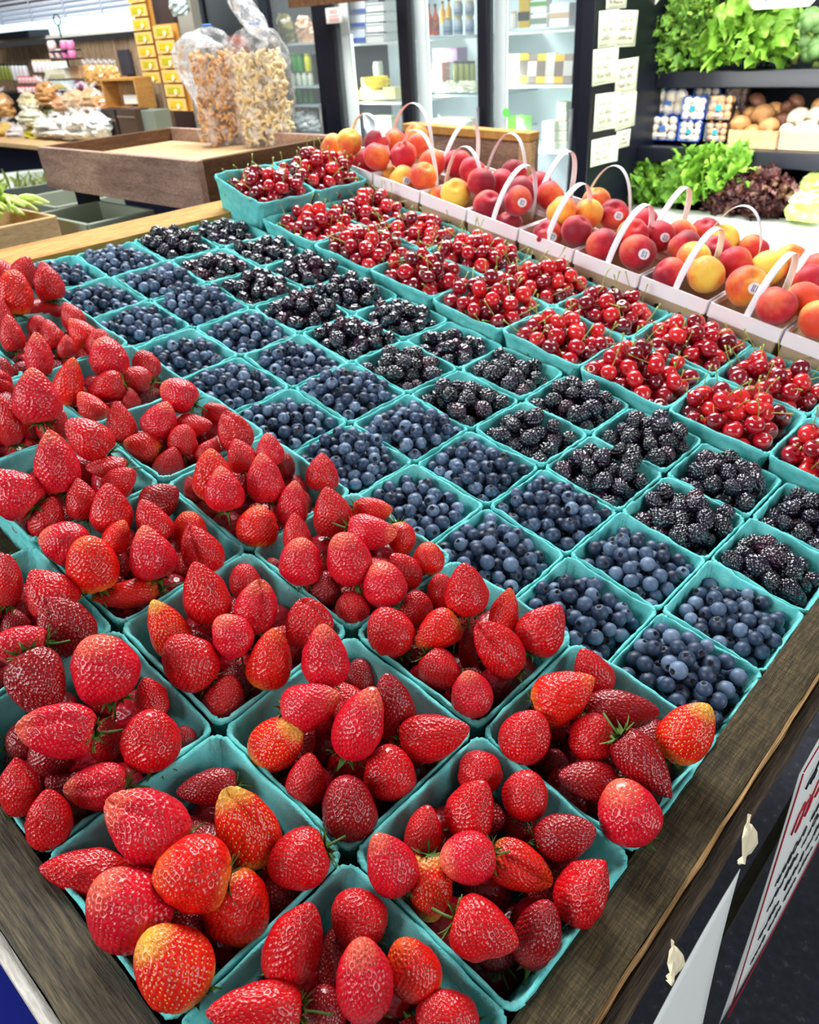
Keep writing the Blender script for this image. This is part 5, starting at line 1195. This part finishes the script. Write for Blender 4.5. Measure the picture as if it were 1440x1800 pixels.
for i, (u, v, w_, k) in enumerate(MS):
    Yc = 2.68 if v > 215 else (2.74 if v > 195 else 2.8); p = onY(u, v, Yc); d = proj(p)[2]; m = MB(); rs = np.random.RandomState(i + 60); mush(m, (0, 0, 0), w_ * d / FPX / 2, rs)
    o = m.obj('mushroom', {'b': M_mushb, 'd': M_mushd, 'w': M_mush}[k], loc=tuple(p)); tag(o, '%s loose mushroom, %s in the %s crate' % ({'b': 'brown', 'd': 'dark brown', 'w': 'cream'}[k], ('front' if v > 220 else 'middle' if v > 198 else 'back') + (' left' if u < 1320 or 1362 < u < 1400 else ' right'), 'pale wooden' if u < 1362 else 'cardboard'), 'mushroom', 'loose mushrooms on the shelf')

# ------------------------------------------------------------------ shelves and goods on the left
CY = 1.90; CZ = 0.0; CX1 = -3.2
o = empty('goods_counter', (-5.6, 2.28, -.85)); tag(o, 'long counter with wooden top and dark navy front along the board wall', 'counter')
m = MB(); m.box((0, -.0, .41), (4.8, .70, .82)); m.obj('navy_front', M_navy, o, smooth=False); m = MB(); m.box((0, 0, .835), (4.86, .78, .03)); m.obj('counter_top', W_trayb, o, smooth=False, bevel=.004)
def at(u, v, Y): return onY(u, v, Y)
Y1, Y2, Y3 = 2.02, 2.22, 2.5
def riser(u0, u1, v, Y, nm, label, mt):
    a = onY(u0, v, Y); b = onY(u1, v, Y); m = MB(); h = a[2] - CZ; m.box(((a[0] + b[0]) / 2, Y + .1, CZ + h / 2), (b[0] - a[0], .2, h)); tag(m.obj(nm, mt, smooth=False, bevel=.004), label, 'display riser'); return a[2]
riser(-20, 70, 163, Y3 - .02, 'black_riser', 'black riser box under the small jars at the far left', M_black_paint)
riser(72, 152, 158, Y3, 'dark_riser', 'dark riser box under the white cartons', P(70, 52, 44))
riser(154, 216, 152, Y3 - .03, 'brown_riser', 'brown riser box under the bread bags', P(90, 66, 48))
for i in range(9): jar('dark_topped_jar', -2 + i * 6.4, 141, 7, 30, Y3 + .03, (120, 130, 60) if i < 5 else (200, 200, 205), (20, 26, 32), 'dark-capped jar, %s from the left in the black-lidded row' % ORD2[i], 'jar', 'dark-capped jars on the riser')
for r_ in range(2):
    for i in range(6): jar('pink_jar', 38 + i * 6.2, 163 - r_ * 17, 7, 12, Y3 - .0, (226, 176, 180), (200, 40, 56), 'tiny pink jar, %s in the %s red-trimmed tier' % (ORD2[i], ['lower', 'upper'][r_]), 'jar', 'tiny pink jars')
for i in range(8): jar('white_jar', 66 + i * 7.4, 127, 8, 22, Y3 + .06, (232, 228, 232), (226, 206, 160), 'small white jar, %s in the cream-lidded row' % ORD2[i], 'jar', 'small white jars')
boxy('white_carton_box', 116, 137, 36, 18, Y3, (232, 232, 214), 'white display carton, upper one of the pair below the pink jar rack', 'box', ((200, 190, 150), .3, .3)); boxy('tan_carton_box', 143, 137, 18, 22, Y3, (214, 170, 130), 'tan gable carton right of the white display carton', 'box')
boxy('white_carton_box', 120, 158, 36, 17, Y3 - .02, (196, 216, 226), 'pale blue-white display carton, lower one of the pair', 'box', ((226, 206, 120), .5, .4)); boxy('purple_carton', 146, 156, 14, 14, Y3 - .02, (140, 60, 110), 'small purple carton beside the pale blue carton', 'box')
p = at(121, 118, Y3 - .05); p2 = at(108, 44, Y3 - .05); o = empty('wire_jar_rack', tuple(p)); tag(o, 'tall black wire rack with round top carrying pink jars', 'rack')
m = MB(); m.tube([(0, 0, 0), (0, 0, p2[2] - p[2])], .006, 6); m.obj('pole', M_black_paint, o); z2 = p2[2] - p[2]
m = MB(); m.tube([(.045 * math.cos(a), 0, z2 + .03 + .03 * math.sin(a)) for a in np.linspace(0, 6.4, 20)], .004, 5); m.obj('ring', M_black_paint, o)
zr = [at(115, 88, Y3 - .05)[2] - p[2], at(118, 103, Y3 - .05)[2] - p[2]]
for z in zr: m = MB(); m.box((0, 0, z - .004), (.22, .12, .008)); m.obj('rack_tier', M_black_paint, o, smooth=False)
for r_, vb in enumerate((87, 102)):
    for i in range(4):
        if r_ == 0 and i == 1: continue
        jar('rack_jar', 93 + i * 11 + r_ * 3, vb, 10, 16, Y3 - .08, (216, 120, 170) if i > 1 else (236, 206, 206), (240, 226, 226), '%s pink or white jar on the %s tier of the wire rack' % (ORD2[i], ['upper', 'lower'][r_]), 'jar', 'jars on the wire rack')
for i in range(6): pillow('bread_bag', 160 + i * 9.5, 150, 13, 36, Y3 - .05 + .02 * (i % 2), (206, 160, 96), 'clear bag of tan breadsticks, %s from the left in the row by the wooden box' % ORD2[i], 'bag', 'breadstick bags', topcol=1)
BG_ = [(8, 206, 30, 42, (196, 150, 96)), (10, 250, 46, 34, (206, 170, 90)), (36, 248, 30, 26, (222, 206, 206)), (56, 200, 26, 36, (214, 200, 160)), (60, 222, 32, 30, (206, 204, 180)), (88, 186, 30, 42, (190, 140, 88)), (100, 212, 26, 24, (110, 110, 60)), (118, 198, 30, 28, (222, 160, 120)), (140, 204, 36, 46, (206, 174, 140)), (168, 200, 32, 44, (196, 160, 120)), (186, 198, 20, 30, (206, 140, 90)), (66, 246, 28, 22, (190, 180, 60)), (92, 242, 40, 34, (226, 222, 206)), (122, 244, 40, 38, (230, 226, 220)), (150, 244, 40, 44, (222, 216, 206)), (178, 240, 34, 42, (206, 214, 214))]
BN = ['tan bag at the far left edge', 'yellow-brown bag low at the far left', 'pink-white bag beside the low far-left bag', 'small cream bag under the tiny pink jars', 'cream bag in front of the small cream bag', 'standing brown nut bag under the white cartons', 'dark green bag below the brown nut bag', 'small orange-tan bag left of the brown cluster', 'larger tan bag in the middle cluster', 'brown bag right in the middle cluster', 'orange bag at the right of the middle cluster', 'yellow-green bag at the counter edge', 'white bag, leftmost of the front white row', 'white bag, second of the front white row', 'white bag, third of the front white row', 'blue-white bag at the right end of the front row']
for i, (u, v, w_, h_, c) in enumerate(BG_): pillow('snack_pouch', u, v, w_, h_, Y1 + .1 if v > 215 else Y2 + .05, c, BN[i], 'bag', 'pouches of dry snacks on the counter', topcol=1)
# tilted wooden box with paper
p = at(231, 190, Y2 + .1); o = empty('tilted_wooden_box', tuple(p), .1); tag(o, 'blond wooden box tilted forward with white paper inside', 'box'); _, W_, H_ = dims(231, 190, 50, 52, Y2 + .1)
m = MB(); m.box((0, .06, H_ / 2), (W_, .02, H_)); m.obj('box_back', W_trayb, o, smooth=False)
for nm, c, d in (('box_side', (-W_ / 2, 0, H_ / 2), (.012, .12, H_)), ('box_side', (W_ / 2, 0, H_ / 2), (.012, .12, H_)), ('box_rim', (0, 0, H_), (W_, .12, .012)), ('box_rim', (0, 0, 0), (W_, .12, .012))): m = MB(); m.box(c, d); m.obj(nm, W_tan, o, smooth=False)
m = MB(); m.box((W_ * .1, .02, H_ * .3), (W_ * .5, .05, H_ * .3)); m.obj('white_paper', M_paper, o, smooth=False)
boxy('dark_drawer_box', 208, 238, 34, 48, Y2, (48, 36, 34), 'dark brown drawer box on the counter under the wooden box, left one', 'box', ((130, 110, 90), .6, .06)); boxy('dark_drawer_box', 242, 236, 32, 46, Y2, (66, 50, 42), 'dark brown drawer box on the counter under the wooden box, right one', 'box', ((120, 100, 84), .7, .06))
boxy('grey_metal_box', 275, 236, 36, 44, Y2 + .05, (112, 124, 116), 'grey-green metal box right of the dark drawers', 'box')
boxy('dark_wall_plaque', 226, 132, 18, 46, YW - .02, (62, 60, 70), 'dark plaque hung on the board wall above the wooden box', 'plaque', None, .1)
# black shelf ledge and blinds high at the left
m = MB(); a = at(-10, 66, YW - .1); b = at(66, 57, YW - .1); m.box(((a[0] + b[0]) / 2, YW - .09, a[2] + .0), (b[0] - a[0], .16, .045)); tag(m.obj('dark_ledge', M_black_paint, smooth=False), 'dark ledge with trailing greenery on the board wall', 'ledge')
m = MB(); a = at(10, 50, YW - .1); b = at(62, 42, YW - .1); m.box(((a[0] + b[0]) / 2, YW - .09, .605), (b[0] - a[0], .1, .035)); tag(m.obj('tan_beam', W_tan, smooth=False), 'short tan wooden beam above the dark ledge', 'beam')
o = empty('window_blind', (-6.9, YW - .06, .70)); tag(o, 'white slatted blind rolled down over the window', 'blind')
for k in range(9): m = MB(); m.box((0, 0, .0 + k * .03), (3.9, .04, .006), R=rotm(.7, 0, 0)); m.obj('slat', P(206, 210, 222), o, smooth=False)
for k in range(7): m = MB(); m.box((-1.5 + k * .5, -.02, .12), (.012, .006, .28)); m.obj('ladder_tape', P(170, 176, 196), o, smooth=False)
# seed packet racks
def seedrack(u0, v0, u1, v1, cols, rows, Y, label, sd):
    a = onY(u0, v0, Y); b = onY(u1, v1, Y); o = empty('seed_packet_rack', ((a[0] + b[0]) / 2, Y + .02, min(a[2], b[2]))); tag(o, label, 'packet rack'); W_ = abs(onY(u0 + (u1 - u0), v0, Y)[0] - a[0]); H_ = abs(a[2] - b[2])
    W_ = cols * .20; m = MB(); m.box((0, .012, H_ / 2), (W_, .012, H_)); m.obj('backing_board', P(206, 150, 70), o, smooth=False)
    for r_ in range(rows):
        for c_ in range(cols):
            x = (c_ - (cols - 1) / 2) * .20; z = H_ * (r_ + .5) / rows; w2, h2 = .185, H_ / rows * .86
            t_ = empty('seed_packet', (0, 0, 0)); t_.parent = None; t_.location = ((a[0] + b[0]) / 2 + x, Y, min(a[2], b[2]) + z)
            tag(t_, 'tan seed packet with yellow-green picture, %s from the bottom of the %s' % (ORD2[r_], sd), 'seed packet', 'seed packets on the racks')
            m = MB(); m.box((0, 0, 0), (w2, .006, h2)); m.obj('packet', P(222, 184, 110), t_, smooth=False)
            m = MB(); m.box((0, -.004, h2 * .02), (w2 * .7, .002, h2 * .5)); m.obj('picture', P(176, 170, 30) if (r_ + c_) % 2 else P(206, 176, 30), t_, smooth=False)
            m = MB(); m.lathe([(.014, 0), (.014, .002)], (w2 * .12, -.007, -h2 * .12), 12, R=rotm(PI / 2, 0, 0)); m.obj('white_spot', P(240, 232, 190), t_, smooth=False)
seedrack(243, -20, 262, 148, 1, 7, 2.5, 'tall orange-tan seed packet rack, left one, beside the window', 'left rack')
seedrack(288, 42, 310, 196, 1, 6, 2.35, 'shorter orange-tan seed packet rack, right one, before the cooler', 'right rack')
for i, (u, v0, v1, c, w_, nm, lb) in enumerate(((284, -30, 60, (66, 50, 46), .22, 'dark_post', 'dark brown post between the seed racks'), (322, -30, 235, (150, 148, 140), .16, 'grey_post', 'grey post just left of the dark drinks cooler'), (338, 30, 235, (96, 100, 104), .05, 'thin_grey_pipe', 'thin grey pipe beside the drinks cooler'))):
    Yp = 2.8 + .02 * i; a = onY(u, v0, Yp); m = MB(); m.box((a[0], Yp, (-.85 + 1.1) / 2), (w_, .06, 1.95)); tag(m.obj(nm, P(*c), smooth=False), lb, 'post')
pillow('blue_white_bag', 318, 28, 26, 42, 2.6, (190, 220, 236), 'pale blue plastic bag hanging high beside the grey post', 'bag')
# hanging wooden board over the coolers
m = MB(); a = onY(575, 8, 3.1); m.box((a[0], 3.1, a[2] + .03), (.62, .04, .06)); tag(m.obj('wooden_header_board', W_darkrail, smooth=False), 'dark brown wooden board hung above the coolers at the picture top', 'board')
# tubs in the gap beyond the table
def tub(u, v, Zt, r_, h_, mt, label, nm):
    p = onZ(u, v, Zt); o = empty(nm, (p[0], p[1], Zt - h_)); tag(o, label, 'tub'); m = MB(); m.lathe([(r_ * .86, 0), (r_ * .93, h_ * .5), (r_ * .95, h_ * .52), (r_, h_), (r_ * 1.03, h_ + .008), (r_ * .97, h_), (r_ * .85, .03), (.01, .03)], k=40); m.obj('tub_body', mt, o); return o, p
o, p = tub(28, 318, .02, .27, .30, M_galv, 'round galvanised steel tub of dull green herbs at the left edge', 'galvanised_tub')
m = MB(); m.tube([(.2, -.2, .2), (.24, -.2, .15), (.27, -.12, .15), (.27, -.08, .2)], .008, 6); m.obj('side_handle', M_galv, o)
rs = np.random.RandomState(9); m = MB()
for k in range(110):
    a = rs.uniform(0, 6.28); rr = .25 * math.sqrt(rs.rand()); c = np.array([p[0] + rr * math.cos(a), p[1] + rr * math.sin(a), -.03]); leaf(m, c, (rs.normal(0, .5), rs.normal(0, .5), 1), rs.uniform(.05, .09), .008, .3, .008, rs, 4, 3)
tag(m.obj('herb_bunches', L_herb), 'dull green cut herbs filling the galvanised tub', 'herbs', kind='stuff')
def openbox(u, v, Zt, w_, d_, h_, mt, nm, label):
    p = onZ(u, v, Zt); o = empty(nm, (p[0], p[1], Zt - h_)); tag(o, label, 'box')
    for n2, c, d in (('box_side', (0, -d_ / 2, h_ / 2), (w_, .012, h_)), ('box_side', (0, d_ / 2, h_ / 2), (w_, .012, h_)), ('box_side', (-w_ / 2, 0, h_ / 2), (.012, d_, h_)), ('box_side', (w_ / 2, 0, h_ / 2), (.012, d_, h_)), ('box_floor', (0, 0, h_ * .5), (w_, d_, .012))): m = MB(); m.box(c, d); m.obj(n2, mt, o, smooth=False, bevel=.003)
    return o, p
openbox(118, 345, .03, .34, .26, .5, M_sage, 'sage_bin', 'sage grey rectangular bin under the wooden tray')
openbox(165, 372, .10, .30, .2, .5, M_sage, 'sage_bin', 'lower sage grey bin nearest the table rim')
o, p = openbox(-8, 384, .13, .26, .2, .13, W_trayb, 'celery_crate', 'wooden crate of pale green stalks at the left edge')
m = MB(); m.box((p[0], p[1], (-.85 + .0) / 2 + 0), (.27, .21, .85)); tag(m.obj('crate_stand', M_navy, smooth=False), 'dark stand carrying the stalk crate', 'stand')
for k in range(26):
    m = MB(); y = p[1] + rs.uniform(-.08, .08); z = .12 + rs.uniform(0, .045); x0 = p[0] + rs.uniform(-.12, -.03); an = rs.normal(0, .25); L_ = rs.uniform(.10, .17)
    m.tube([(x0 + L_ * s * math.cos(an), y + L_ * s * math.sin(an), z + .012 * math.sin(PI * s)) for s in np.linspace(0, 1, 6)], [.006, .009, .009, .008, .006, .004], 6, flat=.6); tag(m.obj('green_stalk', L_pale), 'pale green stalk lying in the wooden crate at the left edge', 'stalk', 'stalks in the crate')
for k in range(8):
    m = MB(); c = np.array([p[0] - .07 + rs.uniform(-.05, .05), p[1] + rs.uniform(-.06, .06), .155]); 
    for q_ in range(6): leaf(m, (0, 0, 0), (rs.normal(0, .7), rs.normal(0, .7), .8), .05, .02, .5, .012, rs, 6, 5)
    tag(m.obj('leafy_top', L_pale if k % 2 else L_lett, loc=tuple(c)), 'leafy top on the pale green stalks in the crate', 'leaf', 'leafy stalk tops')
